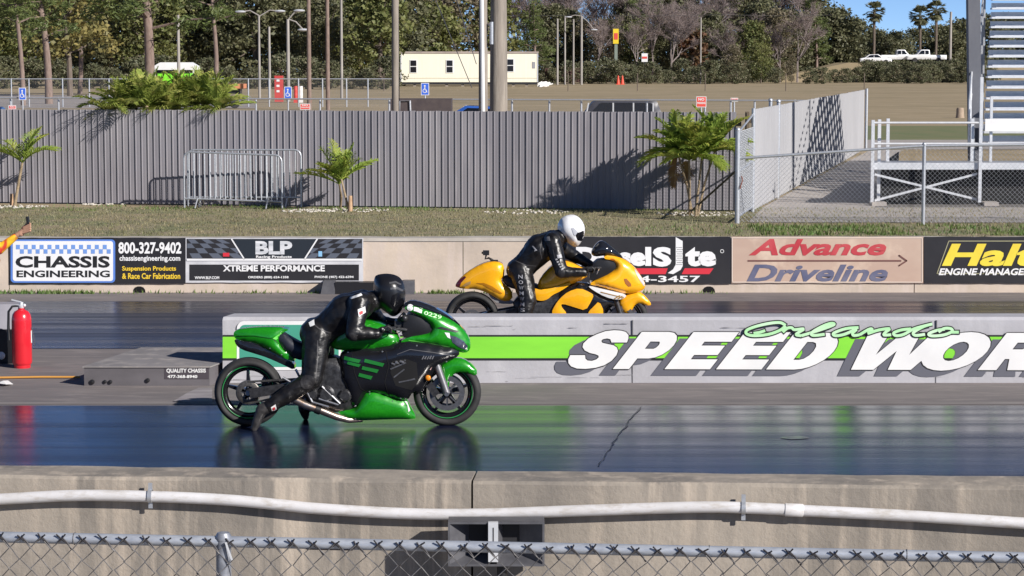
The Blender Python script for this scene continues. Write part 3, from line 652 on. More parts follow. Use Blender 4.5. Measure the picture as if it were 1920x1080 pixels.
# ================================================================== MOTORCYCLES AND RIDERS
def carpaint(name, c, c2):
    m = mat(name, c, c2, (60, 60, 60), 0.30, 0.08, coat=1.0, detail=2); return m
m_gr = carpaint('candy_green_paint', (0.009, 0.215, 0.006), (0.015, 0.275, 0.009))
m_ye = carpaint('bright_yellow_paint', (0.93, 0.425, 0.005), (0.96, 0.465, 0.008))
m_fair = mat('gloss_black_paint', (0.010, 0.010, 0.012), rough=0.22, coat=0.7)
m_seat = mat('seat_vinyl', (0.014, 0.016, 0.026), (0.02, 0.022, 0.034), (40, 40, 40), 0.5, bump=.001)
m_tyre = mat('tyre_rubber', (0.018, 0.018, 0.019), (0.035, 0.034, 0.034), (9, 9, 9), 0.75)
m_eng = mat('engine_metal', (0.035, 0.035, 0.038), (0.09, 0.09, 0.095), (22, 22, 22), 0.4, 0.6, bump=.004)
m_leath = mat('black_leather', (0.006, 0.0055, 0.006), (0.013, 0.012, 0.0125), (14, 14, 14), 0.30, bump=.004, bscale=(8, 8, 30), rough2=.42, spec=.5)
m_glove = mat('black_glove', (0.012, 0.012, 0.013), (0.03, 0.03, 0.03), (40, 40, 40), 0.55)
m_steel = mat('brushed_steel', (0.55, 0.55, 0.56), (0.42, 0.42, 0.43), (60, 4, 4), 0.3, 0.9)
m_pipe = mat('heat_tinted_steel', (0.60, 0.42, 0.30), (0.72, 0.66, 0.60), (8, 8, 8), 0.28, 0.95)
m_smoke = mat('smoked_screen', (0.012, 0.013, 0.017), rough=0.06, coat=.5)
m_vis = mat('dark_visor', (0.006, 0.006, 0.008), rough=0.22, spec=.35)
m_amb = mat('amber_lens', (0.75, 0.25, 0.02), rough=.25); m_redm = mat('red_mark', (0.6, 0.03, 0.04), rough=.5)
m_lens = mat('headlight_lens', (0.03, 0.035, 0.06), (0.10, 0.11, 0.16), (14, 14, 14), 0.08, coat=1)
def wheel(root, T, cx, cz, R, w, ns, name='wheel', stripe=None):
    c = T(Vector((cx, 0, cz))); ax = (0, 1, 0); ri = R * .735
    b = MB(); b.lathe([(ri, -w * .62), (ri + .008, -w * .66), (ri + .006, -w * .5), (ri - .022, -w * .3), (ri - .03, 0), (ri - .022, w * .3), (ri + .006, w * .5), (ri + .008, w * .66), (ri, w * .62), (ri - .012, w * .4), (ri - .038, 0), (ri - .012, -w * .4), (ri, -w * .62)], c, ax, 48)
    b.lathe([(.0, -w * .75), (.03, -w * .75), (.045, -w * .5), (.05, w * .5), (.03, w * .75), (0, w * .75)], c, ax, 18)
    for k in range(ns):
        a = 2 * math.pi * k / ns + .35; d = Vector((math.cos(a), 0, math.sin(a))); s = Vector((-d.z, 0, d.x))
        b.add([c + d * .035 + s * .022 + Vector((0, y, 0)) for y in (-.03, .03)] + [c + d * .035 - s * .022 + Vector((0, y, 0)) for y in (-.03, .03)] + [c + d * (ri - .02) + s * .011 + Vector((0, y, 0)) for y in (-.015, .015)] + [c + d * (ri - .02) - s * .011 + Vector((0, y, 0)) for y in (-.015, .015)],
              [(0, 1, 5, 4), (2, 6, 7, 3), (0, 4, 6, 2), (1, 3, 7, 5)])
    wh = b.build(name, m_fair, root)
    b = MB(); prof = []
    for k in range(17):
        a = math.radians(-128 + 256 * k / 16); rc = (R - ri) * .56; prof.append((R - rc * .92 + rc * .92 * math.cos(a), w * 1.02 * math.sin(a)))
    b.lathe(prof, c, ax, 56); b.build('tyre', m_tyre, wh)
    if stripe is not None:
        b = MB()
        for sgn in (-1, 1): b.lathe([(ri + .0085, sgn * w * .662), (ri + .004, sgn * (w * .685)), (ri + .000, sgn * w * .66)], c, ax, 48)
        b.build('rim_tape', stripe, wh)
    return wh
def disc(root, T, cx, cz, r, y, name='brake_disc'):
    c = T(Vector((cx, y, cz))); b = MB(); b.lathe([(r * .72, -.003), (r, -.003), (r, .003), (r * .72, .003), (r * .72, -.003)], c, (0, 1, 0), 40)
    for k in range(8):
        a = 2 * math.pi * k / 8; d = Vector((math.cos(a), 0, math.sin(a))); b.beam(c + d * .04, c + d * r * .74, .012, .005, (0, 1, 0))
    b.build(name, mat('disc_steel', (0.28, 0.28, 0.29), (0.2, 0.2, 0.21), (30, 30, 30), .35, .8), root)
def hand(b, c, fwd, up, side, back):
    """glove closed round a bar through c along y; side = +1 thumb towards +y; back = wrist"""
    c = Vector(c); y = Vector((0, 1, 0)); fwd = Vector(fwd); up = Vector(up)
    for k, s in enumerate((-.036, -.012, .012, .036)):
        L = (.95, 1.05, 1.0, .85)[k]; o = c + y * s
        P = [o - fwd * .034 + up * .026, o + fwd * .012 * L + up * .034, o + fwd * .036 * L + up * .006, o + fwd * .020 * L - up * .026]
        for i in range(3): b.capsule(P[i], P[i + 1], .0125 - .001 * i, .0115 - .001 * i, 8)
    b.capsule(c - fwd * .045 + up * .018 - y * .026, c - fwd * .045 + up * .018 + y * .026, .021, .021, 10)
    b.capsule(c - fwd * .045 + up * .018, Vector(back), .030, .036, 10)
    b.capsule(c - fwd * .050 + y * side * .040 + up * .002, c - fwd * .012 + y * side * .054 - up * .024, .013, .011, 8)
    b.capsule(c - fwd * .012 + y * side * .054 - up * .024, c + fwd * .022 + y * side * .046 - up * .024, .011, .0095, 8)
def rider(T, J, name, label):
    root = thing('person', T(Vector((J['hip'][0][0], 0, 0))), label, 'person', kind=None)
    b = MB(); V = lambda p: T(Vector(p)); cap = lambda p, q, r0, r1: b.capsule(V(p), V(q), r0, r1)
    hL, hR = J['hip']; sL, sR = J['sho']; mid = lambda p, q: tuple((Vector(p) + Vector(q)) / 2)
    pel = mid(hL, hR); cap(hL, hR, .135, .135); cap((J['butt'][0], -.085, J['butt'][1]), (J['butt'][0], .085, J['butt'][1]), .13, .13)
    ch = J['chest']; wa = tuple(Vector(pel) * .52 + Vector(ch) * .48)
    for y in (-.06, .06):
        cap((pel[0], y, pel[2]), (wa[0], y * 1.1, wa[2]), .142, .142); cap((wa[0], y * 1.1, wa[2]), (ch[0], y * 1.35, ch[2]), .145, .172)
        cap((ch[0], y * 1.35, ch[2]), tuple(Vector(mid(sL, sR)) + Vector((0, y * 1.6, 0))), .168, .125)
    cap(sL, sR, .097, .097); cap(mid(sL, sR), J['head'], .11, .085)
    for s, e, w_ in J['arms']:
        cap(s, e, .100, .074); cap(e, w_, .075, .049)
    for h, k, a in J['legs']:
        cap(h, k, .140, .095); cap(k, tuple(Vector(k) * .6 + Vector(a) * .4), .090, .084); cap(tuple(Vector(k) * .6 + Vector(a) * .4), a, .084, .060)
    body = remeshed(b, 'body', m_leath, root, .012, 4, .013, .06)
    for a, t, sh in J['feet']:
        b = MB(); cap(sh, a, .060, .052); cap(a, tuple(Vector(a) * .45 + Vector(t) * .55), .050, .043); cap(tuple(Vector(a) * .45 + Vector(t) * .55), t, .043, .030)
        hd = (Vector(a) - Vector(t)).normalized() * .04 + Vector(a) - (Vector(sh) - Vector(a)).normalized() * .02; cap(a, tuple(hd), .046, .036)
        remeshed(b, 'boot', mat('boot_leather', (0.02, 0.019, 0.02), (0.05, 0.047, 0.047), (20, 20, 20), 0.42, rough2=.55), root, .009, 3)
    for c, fwd, up, sd, wr in J['hands']:
        b = MB(); hand(b, V(c), fwd, up, sd, V(wr)); remeshed(b, 'glove', m_glove, root, .005, 2)
    return root, body
def helmet(root, T, P, mh, visor, w=.128):
    b = MB(); inflate(b, P, w, .125, .02, 0, None, 2, T); h = b.build('helmet', mh, root, angle=80)
    bv = bvh_of([h]); b = MB()
    for sd in (-1, 1): sticker(b, bv, visor, T, .012, .0035, sd)
    b.build('visor', m_vis, h, fix=False); return h, bv
def stxt(mb, bv, s, T, org, ux, uz, size, off=.03, lift=.004):
    """text on the near flank: org local (x,z), ux along text, uz up, size (w,h)"""
    V, Fc = text_geo(s, off, 0.0); vs = []; good = []
    for u, v in V:
        x = org[0] + ux[0] * u * size[0] + uz[0] * v * size[1]; z = org[1] + ux[1] * u * size[0] + uz[1] * v * size[1]
        h = bv.ray_cast(T(Vector((x, -1.2, z))), Vector((0, 1, 0)), 3); good.append(h[0] is not None); vs.append(h[0] - Vector((0, lift, 0)) if h[0] is not None else Vector((0, 0, 0)))
    mb.add(vs, [f for f in Fc if all(good[i] for i in f)])
def bar_tube(root, T, name, pts, r, m, n=10):
    b = MB(); b.tube([T(Vector(p)) for p in pts], r, n); return b.build(name, m, root)
# ------------------------------------------------------------------ green motorcycle
YG = gp(467, 800).y + .05; OG = at(467, 735, YG); TG = lambda p: Vector((OG.x + p.x, YG + p.y, p.z))
def g2(zx, zy): return ((zx - 261) / 694.0, (985 - zy) / 686.0)
def g3(zx, zy, y): return ((zx - 261) / 694.0, y, (985 - (zy + 107 * y)) / 686.0)
def gP(L, sh=0): return [g2(x, y - sh) for x, y in L]
gb = thing('motorcycle', TG(Vector((.88, 0, 0))), 'glossy green drag motorcycle with black fairing sides leaving on the nearest lane', 'motorcycle')
rw = wheel(gb, TG, 0, .308, .308, .092, 5, stripe=mat('green_rim_tape', (0.02, 0.22, 0.06), rough=.5)); disc(rw, TG, 0, .308, .11, -.07)
fwx = (1482 - 261) / 694.0
fwh = wheel(gb, TG, fwx, .302, .302, .058, 5, stripe=mat('green_rim_tape', (0, 0, 0))); disc(fwh, TG, fwx, .302, .155, -.068); disc(fwh, TG, fwx, .302, .155, .068)
def panel(root, name, P, w, r, m, T, st=.03, wf=None, y0=0.0, sm=1, rim=.66):
    b = MB(); inflate(b, P, w, min(r, .05), st, y0, wf, sm, T, rim); return b.build(name, m, root, angle=60)
tail = panel(gb, 'tail_cowl', gP([(172, 425), (176, 403), (200, 391), (280, 380), (380, 375), (470, 378), (520, 388), (486, 402), (452, 432), (452, 465), (475, 505), (520, 545), (552, 572), (545, 585), (470, 556), (390, 512), (300, 468), (215, 458), (184, 446)]), .125, .06, m_gr, TG, .025, lambda x, z: .55 + .45 * min(1, max(0, (x + .13) / .35)))
panel(gb, 'seat', gP([(470, 408), (520, 440), (590, 478), (700, 500), (740, 540), (640, 575), (560, 572), (510, 535), (466, 490), (450, 440)]), .128, .06, m_seat, TG)
panel(gb, 'undertail', gP([(176, 446), (215, 460), (300, 472), (390, 516), (470, 560), (545, 590), (550, 640), (470, 600), (380, 560), (300, 535), (225, 512), (190, 485)]), .105, .04, m_fair, TG)
panel(gb, 'taillight', gP([(178, 452), (215, 462), (250, 480), (238, 500), (205, 492), (184, 470)]), .085, .02, mat('dark_red_lens', (0.10, 0.012, 0.02), rough=.15, coat=1), TG, .02)
tank = panel(gb, 'tank', gP([(770, 450), (830, 372), (920, 338), (1040, 345), (1130, 385), (1195, 440), (1180, 490), (1080, 520), (950, 520), (820, 520), (770, 500)], 8), .165, .10, m_gr, TG)
side = panel(gb, 'side_fairing', gP([(840, 520), (960, 505), (1100, 500), (1195, 462), (1270, 455), (1400, 480), (1556, 522), (1560, 556), (1490, 590), (1425, 620), (1375, 700), (1330, 790), (1275, 770), (1240, 830), (1130, 805), (1000, 765), (940, 860), (890, 850), (860, 770), (830, 690), (815, 600)], 10), .195, .05, m_fair, TG, .035, lambda x, z: 1 - .25 * min(1, max(0, (x - 1.45) / .45)))
belly = panel(gb, 'belly_pan', gP([(992, 757), (1060, 767), (1232, 826), (1248, 862), (1292, 935), (1282, 950), (1130, 948), (900, 957), (828, 918), (812, 893), (915, 890), (945, 830)], 14), .17, .05, m_gr, TG, .03, lambda x, z: 1 - .35 * min(1, max(0, (x - 1.1) / .45)))
nose = panel(gb, 'nose_fairing', gP([(1190, 468), (1245, 436), (1330, 424), (1385, 410), (1392, 380), (1370, 345), (1310, 302), (1225, 268), (1235, 245), (1290, 250), (1380, 282), (1470, 315), (1545, 358), (1590, 405), (1618, 445), (1630, 500), (1612, 534), (1570, 536), (1490, 506), (1390, 484), (1260, 460)], 6), .215, .07, m_gr, TG, .025, lambda x, z: 1 - .62 * min(1, max(0, (x - 1.45) / .55)))
panel(gb, 'cockpit_surround', gP([(1200, 440), (1225, 330), (1245, 290), (1320, 312), (1378, 352), (1398, 400), (1350, 425), (1280, 440)], 6), .13, .03, m_blk, TG, rim=.9)
panel(gb, 'windscreen', gP([(1208, 262), (1225, 232), (1270, 215), (1340, 232), (1430, 270), (1500, 312), (1575, 385), (1550, 372), (1470, 322), (1380, 290), (1290, 258), (1235, 254)], 4), .135, .09, m_smoke, TG, .02, lambda x, z: 1 - .4 * min(1, max(0, (x - 1.45) / .45)))
fend = panel(gb, 'front_fender', gP([(1432, 628), (1462, 592), (1520, 566), (1580, 568), (1640, 610), (1674, 660), (1645, 670), (1580, 652), (1530, 655), (1502, 690), (1492, 745), (1472, 760), (1452, 720)]), .085, .035, m_gr, TG, .02)
bvn = bvh_of([nose]); b = MB(); sticker(b, bvn, gP([(1503, 418), (1540, 428), (1585, 455), (1612, 490), (1600, 512), (1555, 492), (1518, 462)]), TG); b.build('headlight', m_lens, nose, fix=False)
b = MB(); sticker(b, bvn, gP([(1420, 372), (1450, 365), (1560, 395), (1540, 402)]), TG); b.build('air_duct', m_blk, nose, fix=False)
b = MB(); sticker(b, bvn, gP([(1470, 400), (1500, 404), (1506, 440), (1488, 430)]), TG); b.build('pinstripe', m_white, nose, fix=False)
bvw = bvh_of([nose] + [c for c in gb.children if c.name.startswith('windscreen')])
b = MB(); sticker(b, bvw, gP(circ(1260, 250, 19, 16)), TG, .008); sticker(b, bvw, gP([(1285, 245), (1335, 258), (1330, 284), (1282, 268)]), TG, .008); b.build('inspection_sticker', m_white, nose, fix=False)
b = MB(); o = g2(1342, 290); e = g2(1448, 322); L = math.hypot(e[0] - o[0], e[1] - o[1]); ux = ((e[0] - o[0]) / L, (e[1] - o[1]) / L); stxt(b, bvw, '0229', TG, o, ux, (-ux[1], ux[0]), (L, .032), .02); b.build('race_number', mat('pale_green_vinyl', (0.5, 0.8, 0.45), rough=.5), nose, fix=False)
bvs = bvh_of([side]); b = MB()
for (xa, ya, xb, yb, h) in ((860, 542, 960, 562, 20), (985, 556, 1104, 584, 20), (880, 572, 960, 590, 16), (970, 600, 1070, 622, 20), (950, 642, 1032, 662, 20)):
    sticker(b, bvs, gP([(xa, ya), (xb, yb), (xb - 12, yb + h), (xa - 6, ya + h)]), TG, .015, .008)
b.build('green_louvres', mat('green_louvre', (0.012, 0.16, 0.025), rough=.35), side, fix=False)
b = MB()
for k in range(5): sticker(b, bvs, gP([(1330 + 15 * k, 560 - 3 * (k % 2)), (1342 + 15 * k, 538 + 2 * (k % 3)), (1348 + 15 * k, 540), (1338 + 15 * k, 561)]), TG, .01)
b.build('badge', mat('grey_badge', (0.12, .12, .13), rough=.4), side, fix=False)
b = MB(); bb = bvh_of([belly]); sticker(b, bb, gP([(1222, 822), (1238, 826), (1258, 880), (1246, 890), (1240, 850)]), TG); b.build('pinstripe', mat('grey_edge', (0.5, .5, .5), rough=.5), belly, fix=False)
# seams, bolts, painted edge highlights and recess shade on the fairing flank
m_seam = mat('panel_gap', (0.002, 0.002, 0.003), rough=.9)
def seam(bv, P, T, conv, w, name, par, m=m_seam, lift=.003):
    b = MB()
    for i in range(len(P) - 1): sticker(b, bv, stroke([conv(*P[i]), conv(*P[i + 1])], w, disc=0)[0], T, .02, lift)
    b.build(name, m, par, fix=False)
def bolts(bv, P, T, conv, par, r=.008):
    b = MB()
    for p in P:
        x, z = conv(*p); h = bv.ray_cast(T(Vector((x, -1.2, z))), Vector((0, 1, 0)), 3)
        if h[0]: b.lathe([(0, -.004), (r * .7, -.004), (r, 0), (r, .004)], h[0], (0, 1, 0), 10)
    b.build('bolts', mat('bolt_steel', (.5, .5, .52), rough=.3, metal=.8), par)
seam(bvs, [(905, 530), (920, 640), (960, 740), (1000, 765)], TG, g2, .007, 'seam_or_shading_line', side); seam(bvs, [(1110, 505), (1130, 600), (1105, 700), (1130, 790)], TG, g2, .007, 'seam_or_shading_line', side)
seam(bvs, [(1180, 530), (1260, 500), (1400, 520), (1530, 545)], TG, g2, .006, 'seam_or_shading_line', side, mat('edge_highlight', (.08, .08, .085), rough=.3))  # lighter line painted on the black as an edge highlight
b = MB(); sticker(b, bvs, gP([(1150, 570), (1230, 555), (1300, 580), (1310, 690), (1270, 750), (1170, 720), (1140, 640)]), TG, .02, .002); b.build('vent_recess_shade', mat('recess_shade_black', (.003, .003, .004), rough=.9), side, fix=False)  # near-black decal paints the shade of an open recess
b = MB()
for k in range(7): x, y = 1150 + 13 * k, 606 - 3 * k + 8 * (k % 2); b.ball(TG(Vector(g3(x, y, -.195))), .010 + .004 * (k % 3), 6)
for p, q in (((1140, 640), (1235, 600)), ((1160, 690), (1225, 640)), ((1190, 720), (1290, 700))): b.tube([TG(Vector(g3(*p, -.192))), TG(Vector(g3(*q, -.192)))], .009, 6)
b.build('engine_fittings', mat('dull_steel', (.20, .20, .21), (.35, .35, .36), (40, 40, 40), .35, .8), gb)
bolts(bvs, [(880, 520), (1090, 515), (1010, 760), (1200, 800), (1340, 770), (1480, 580), (1300, 480)], TG, g2, side)
bolts(bb, [(1010, 775), (1150, 820), (1225, 850), (920, 930), (1260, 935)], TG, g2, belly, .006); bt = bvh_of([tail]); bolts(bt, [(400, 500), (470, 540)], TG, g2, tail, .007)
seam(bt, [(190, 430), (300, 425), (420, 440), (450, 470)], TG, g2, .006, 'seam_or_shading_line', tail, mat('green_shade_line', (.004, .07, .006), rough=.4))  # darker green line painted as shade on the cowl
b = MB(); sticker(b, bt, gP([(418, 440), (470, 405), (478, 412), (440, 448)]), TG, .01, .005); b.build('cowl_edge_highlight', mat('green_edge_highlight', (.15, .65, .10), rough=.35), tail, fix=False)  # pale green painted as a highlight on the cowl edge
seam(bvn, [(1250, 448), (1390, 470), (1500, 492)], TG, g2, .008, 'seam_or_shading_line', nose, mat('green_edge_highlight', (0, 0, 0)))  # pale line painted as a highlight along the lower nose edge
# fork, swingarm, engine, exhaust
for y in (-.10, .10):
    b = MB(); b.tube([TG(Vector(g3(1418, 605, y))), TG(Vector((fwx, y, .30)))], .033, 12); b.build('fork_leg', mat('fork_grey', (.26, .255, .26), (.34, .33, .33), (30, 30, 30), .35, .7), gb)
    b = MB(); b.obox(TG(Vector((fwx - .125, y * .88, .34))), (.035, 0, -.05), (0, .03, 0), (.025, 0, .02)); b.build('brake_caliper', m_dark, gb)
    b = MB(); b.beam(TG(Vector((.02, y * 1.25, .308))), TG(Vector((.62, y * 1.25, .40))), .035, .085); b.build('swingarm', m_dark, gb)
panel(gb, 'engine', gP([(600, 600), (760, 540), (900, 600), (960, 760), (900, 890), (760, 890), (640, 860), (590, 760)]), .15, .06, m_eng, TG)
b = MB()
for (x, y, r) in ((745, 790, .075), (860, 800, .06), (660, 790, .05), (700, 690, .045), (620, 720, .04)):
    c = g3(x, y, -.15); b.lathe([(0, -.03), (r * .7, -.03), (r, -.01), (r, .06)], TG(Vector(c)), (0, 1, 0), 20)
    for k in range(6): a = k * 1.05; b.ball(TG(Vector((c[0] + r * .85 * math.cos(a), c[1] - .02, c[2] + r * .85 * math.sin(a)))), .007, 6)
b.build('engine_cover', m_eng, gb)
b = MB()
for p, q in (((560, 640), (660, 840)), ((660, 840), (760, 870)), ((720, 745), (830, 850)), ((480, 690), (600, 760)), ((700, 820), (820, 858))): b.tube([TG(Vector(g3(*p, -.17))), TG(Vector(g3(*q, -.17)))], .011, 8)
b.build('linkage', m_steel, gb)
b = MB(); b.tube([TG(Vector(g3(655, 740, -.16))), TG(Vector(g3(660, 745, -.27)))], .013, 8); b.build('footpeg', m_steel, gb)
P = [g3(540, 820, -.15), g3(620, 860, -.15), g3(720, 895, -.14), g3(810, 932, -.12), g3(880, 950, -.10), g3(960, 945, -.06)]
ex = bar_tube(gb, TG, 'exhaust_pipe', P, [.036, .036, .034, .031, .028, .026], m_pipe, 14)
b = MB(); b.lathe([(.039, -.02), (.040, -.02), (.040, .03), (.039, .03)], TG(Vector(g3(690, 886, -.145))), TG(Vector(P[2])) - TG(Vector(P[1])), 16); b.build('clamp_band', m_blk, ex)
b = MB(); b.lathe([(.030, 0), (.040, 0.0), (.040, .025), (.030, .025), (.030, 0)], TG(Vector(P[0])) - Vector((.015, 0, -.006)), TG(Vector(P[1])) - TG(Vector(P[0])), 16); b.build('exhaust_tip', m_steel, ex)
P = [g3(338, 685, .14), g3(480, 762, .14), g3(600, 800, .12)]; b = MB(); b.tube([TG(Vector(p)) for p in P], [.05, .055, .035], 16); b.build('silencer', mat('grey_silencer', (0.22, 0.21, 0.25), (0.3, 0.29, 0.33), (20, 20, 20), .4, .5), gb)
b = MB(); c = TG(Vector((0, -.085, .308))); b.lathe([(0, -.03), (.022, -.03), (.024, 0), (.024, .02)], c, (0, 1, 0), 12); b.build('axle_nut', m_steel, gb); b = MB(); c = TG(Vector((fwx, -.115, .302))); b.lathe([(0, -.02), (.02, -.02), (.022, 0), (.022, .06)], c, (0, 1, 0), 12); b.build('axle_nut', m_steel, gb)
b = MB(); b.ball(TG(Vector(g3(1368, 693, -.165))), .026, 12, (1, .6, 1)); b.build('reflector', m_amb, gb)
b = MB(); b.extrude([TG(Vector(g3(x, y, -.15))) for x, y in ((1335, 600), (1400, 612), (1384, 645), (1360, 630))], (0, .01, 0)); b.build('side_marker', mat('pale_red_mark', (.7, .45, .42), rough=.4), gb)
for s in (-1, 1):
    b = MB(); b.tube([TG(Vector(g3(1235, 400, s * .12))), TG(Vector(g3(1165, 392 if s < 0 else 372, s * .20))), TG(Vector(g3(1128, 402 if s < 0 else 380, s * .34)))], .016, 10); hb = b.build('handlebar', m_dark, gb)
    b = MB(); b.tube([TG(Vector(g3(1190, 380, s * .20))), TG(Vector(g3(1195, 395, s * .25))), TG(Vector(g3(1170, 405, s * .34)))], .006, 6); b.build('lever', m_steel, hb)
b = MB(); b.box(tuple(TG(Vector((1.36, -.07, .86)))), tuple(TG(Vector((1.44, .07, .94))))); b.ball(TG(Vector(g3(1225, 330, -.13))), .03, 10); b.build('controls', m_dark, gb)
J = dict(hip=(g3(692, 428, -.095), g3(692, 428, .095)), butt=g2(668, 412), chest=g3(862, 292, 0), sho=(g3(956, 240, -.185), g3(956, 240, .185)), head=g3(1075, 205, 0),
  arms=[(g3(954, 240, -.20), g3(922, 425, -.31), g3(1062, 428, -.285)), (g3(962, 242, .19), g3(1065, 350, .33), g3(1185, 350, .30))],
  legs=[(g3(690, 432, -.10), g3(662, 700, -.22), g3(405, 868, -.30)), (g3(690, 432, .10), g3(712, 695, .22), g3(608, 860, .28))],
  feet=[(g3(358, 893, -.31), g3(314, 1004, -.33), g3(440, 848, -.295)), (g3(582, 880, .29), g3(590, 930, .31), g3(616, 846, .28))],
  hands=[(g3(1130, 405, -.29), (.92, 0, .3), (-.3, 0, .92), 1, g3(1066, 424, -.285)), (g3(1235, 345, .29), (.92, 0, .2), (-.2, 0, .92), -1, g3(1188, 350, .30))])
gr, body = rider(TG, J, 'rider', 'rider in plain black leathers and black helmet, crouched on the green motorcycle')
hm, bvh_ = helmet(gr, TG, gP([(1046, 60), (1110, 50), (1170, 60), (1205, 85), (1224, 130), (1229, 190), (1216, 250), (1196, 290), (1165, 314), (1138, 312), (1110, 290), (1080, 268), (1046, 238), (1028, 190), (1030, 130), (1036, 85)]), mat('black_helmet', (0.010, 0.010, 0.012), rough=.30, coat=.15), gP([(1150, 178), (1180, 165), (1226, 150), (1228, 200), (1208, 255), (1165, 262), (1142, 225)]))
b = MB()
for P_ in ([(1140, 130), (1180, 125), (1218, 150), (1210, 158), (1178, 140), (1140, 142)], [(1132, 98), (1170, 92), (1205, 112), (1200, 118), (1168, 102), (1134, 108)]): sticker(b, bvh_, gP(P_), TG, .012, .004)
b.build('vent_ridge', mat('satin_grey_shell', (0.07, 0.07, 0.075), rough=.3), hm, fix=False)
bvb = bvh_of([body]); b = MB()
sticker(b, bvb, gP([(948, 248), (992, 232), (996, 268), (955, 290)]), TG, .01, .006); sticker(b, bvb, gP([(893, 182), (965, 155), (975, 166), (905, 190)]), TG, .01, .006)
sticker(b, bvb, gP([(640, 340), (672, 322), (680, 350), (652, 362)]), TG, .01, .006); sticker(b, bvb, gP([(420, 835), (448, 818), (455, 850), (428, 868)]), TG, .01, .006); b.build('suit_patch', m_white, body, fix=False)
b = MB(); sticker(b, bvb, gP([(958, 262), (978, 254), (980, 272), (962, 282)]), TG, .008, .010); sticker(b, bvb, gP([(428, 842), (442, 832), (446, 848), (432, 858)]), TG, .008, .010); b.build('patch_mark', m_redm, body, fix=False)
def suit(bv, body, T, conv, lines, pads):
    b = MB()
    for L in lines:
        for i in range(len(L) - 1): sticker(b, bv, stroke([conv(*L[i]), conv(*L[i + 1])], .009, disc=0)[0], T, .02, .003)
    b.build('seam_piping', mat('grey_piping', (.055, .052, .055), rough=.5), body, fix=False)
    for P in pads: b = MB(); sticker(b, bv, chaikin([conv(*p) for p in P], 2), T, .014, .006); b.build('armour_patch', mat('padded_leather', (.018, .017, .018), (.03, .028, .03), (40, 40, 40), .45, bump=.004), body, fix=False)
suit(bvb, body, TG, g2, [[(650, 330), (720, 380), (780, 400)], [(905, 200), (880, 280), (890, 350)], [(700, 440), (700, 560), (690, 660)], [(900, 395), (950, 400)]], [[(600, 650), (670, 640), (690, 700), (640, 740), (595, 710)], [(890, 380), (945, 385), (945, 440), (900, 445)]])
gl = [c for c in gr.children if c.name.startswith('glove')][0]; bvg = bvh_of([gl]); b = MB()
for x, y in ((1048, 398), (1090, 425)): sticker(b, bvg, gP([(x - 9, y - 20), (x + 10, y - 22), (x + 6, y - 2), (x - 12, y)]), TG, .006, .004)
for k in range(4): sticker(b, bvg, gP(circ(1100 + 12 * k, 372 + 7 * k, 5, 8), 10), TG, .006, .003)
b.build('glove_patch', m_white, gl, fix=False)
b = MB(); c = TG(Vector((0, -.078, .308))); b.lathe([(.06, -.004), (.098, -.004), (.105, 0), (.098, .004), (.06, .004)], c, (0, 1, 0), 30)
for a_ in (-1, 1): b.beam(c + Vector((0, 0, .098 * a_)), TG(Vector((.60, -.135, .40 + .05 * a_))), .012, .016)
b.build('chain', mat('chain_steel', (.12, .11, .10), (.25, .23, .2), (60, 60, 60), .4, .8), gb)
b = MB(); b.box(tuple(TG(Vector((1.30, -.10, .88)))), tuple(TG(Vector((1.36, .10, .95))))); 
for k in range(3): b.lathe([(0, -.02), (.035, -.02), (.04, 0), (.04, .02)], TG(Vector((1.36, -.08 + .08 * k, .97))), (-.7, 0, .7), 14)
b.build('instruments', m_dark, gb)
# ------------------------------------------------------------------ yellow motorcycle
YY = gp(885, 648).y; OY = at(885, 594, YY); TY = lambda p: Vector((OY.x + p.x, YY + p.y, p.z))
def y2(zx, zy): return ((zx - 297) / 759.0, (1184 - zy) / 752.0)
def y3(zx, zy, y): return ((zx - 297) / 759.0, y, (1184 - (zy + 98 * y)) / 752.0)
def yP(L, sh=0): return [y2(x, y - sh) for x, y in L]
yb = thing('motorcycle', TY(Vector((.88, 0, 0))), 'bright yellow drag motorcycle in the far lane, lower half hidden by the painted divider', 'motorcycle')
rw = wheel(yb, TY, 0, .31, .31, .095, 3); disc(rw, TY, 0, .31, .11, -.07); fwx = (1168 - 885) / 166.0
fwh = wheel(yb, TY, fwx, .302, .302, .058, 3); disc(fwh, TY, fwx, .302, .155, -.068); disc(fwh, TY, fwx, .302, .155, .068)
tail = panel(yb, 'tail_cowl', yP([(150, 668), (182, 618), (250, 552), (370, 482), (470, 455), (555, 468), (578, 520), (572, 598), (545, 606), (572, 655), (640, 700), (648, 788), (550, 797), (430, 722), (330, 692), (240, 694), (172, 682)]), .135, .09, m_ye, TY, .025, lambda x, z: .5 + .5 * min(1, max(0, (x + .2) / .4)))
bvt = bvh_of([tail]); b = MB(); sticker(b, bvt, yP([(152, 668), (185, 618), (232, 582), (250, 590), (205, 640), (190, 682)]), TY); b.build('taillight', mat('dark_red_lens', (0, 0, 0)), tail, fix=False)
b = MB(); sticker(b, bvt, yP([(215, 668), (245, 640), (290, 622), (285, 650), (240, 672)]), TY); b.build('side_marker', mat('smoke_marker', (.45, .28, .1), rough=.3), tail, fix=False)
b = MB(); sticker(b, bvt, yP([(330, 640), (400, 636), (470, 664), (560, 725), (545, 732), (450, 686), (395, 654)]), TY); b.build('vent', mat('shadow_yellow', (.42, .17, .006), rough=.4), tail, fix=False)  # darker yellow paints shade, here and along the nose crease
panel(yb, 'seat', yP([(545, 604), (600, 578), (680, 580), (780, 640), (880, 660), (860, 700), (740, 710), (650, 690), (590, 665)]), .13, .05, m_seat, TY)
panel(yb, 'undertail', yP([(435, 728), (520, 786), (640, 796), (660, 822), (520, 818), (460, 770)]), .11, .03, mat('grey_plastic', (.2, .2, .21), rough=.5), TY)
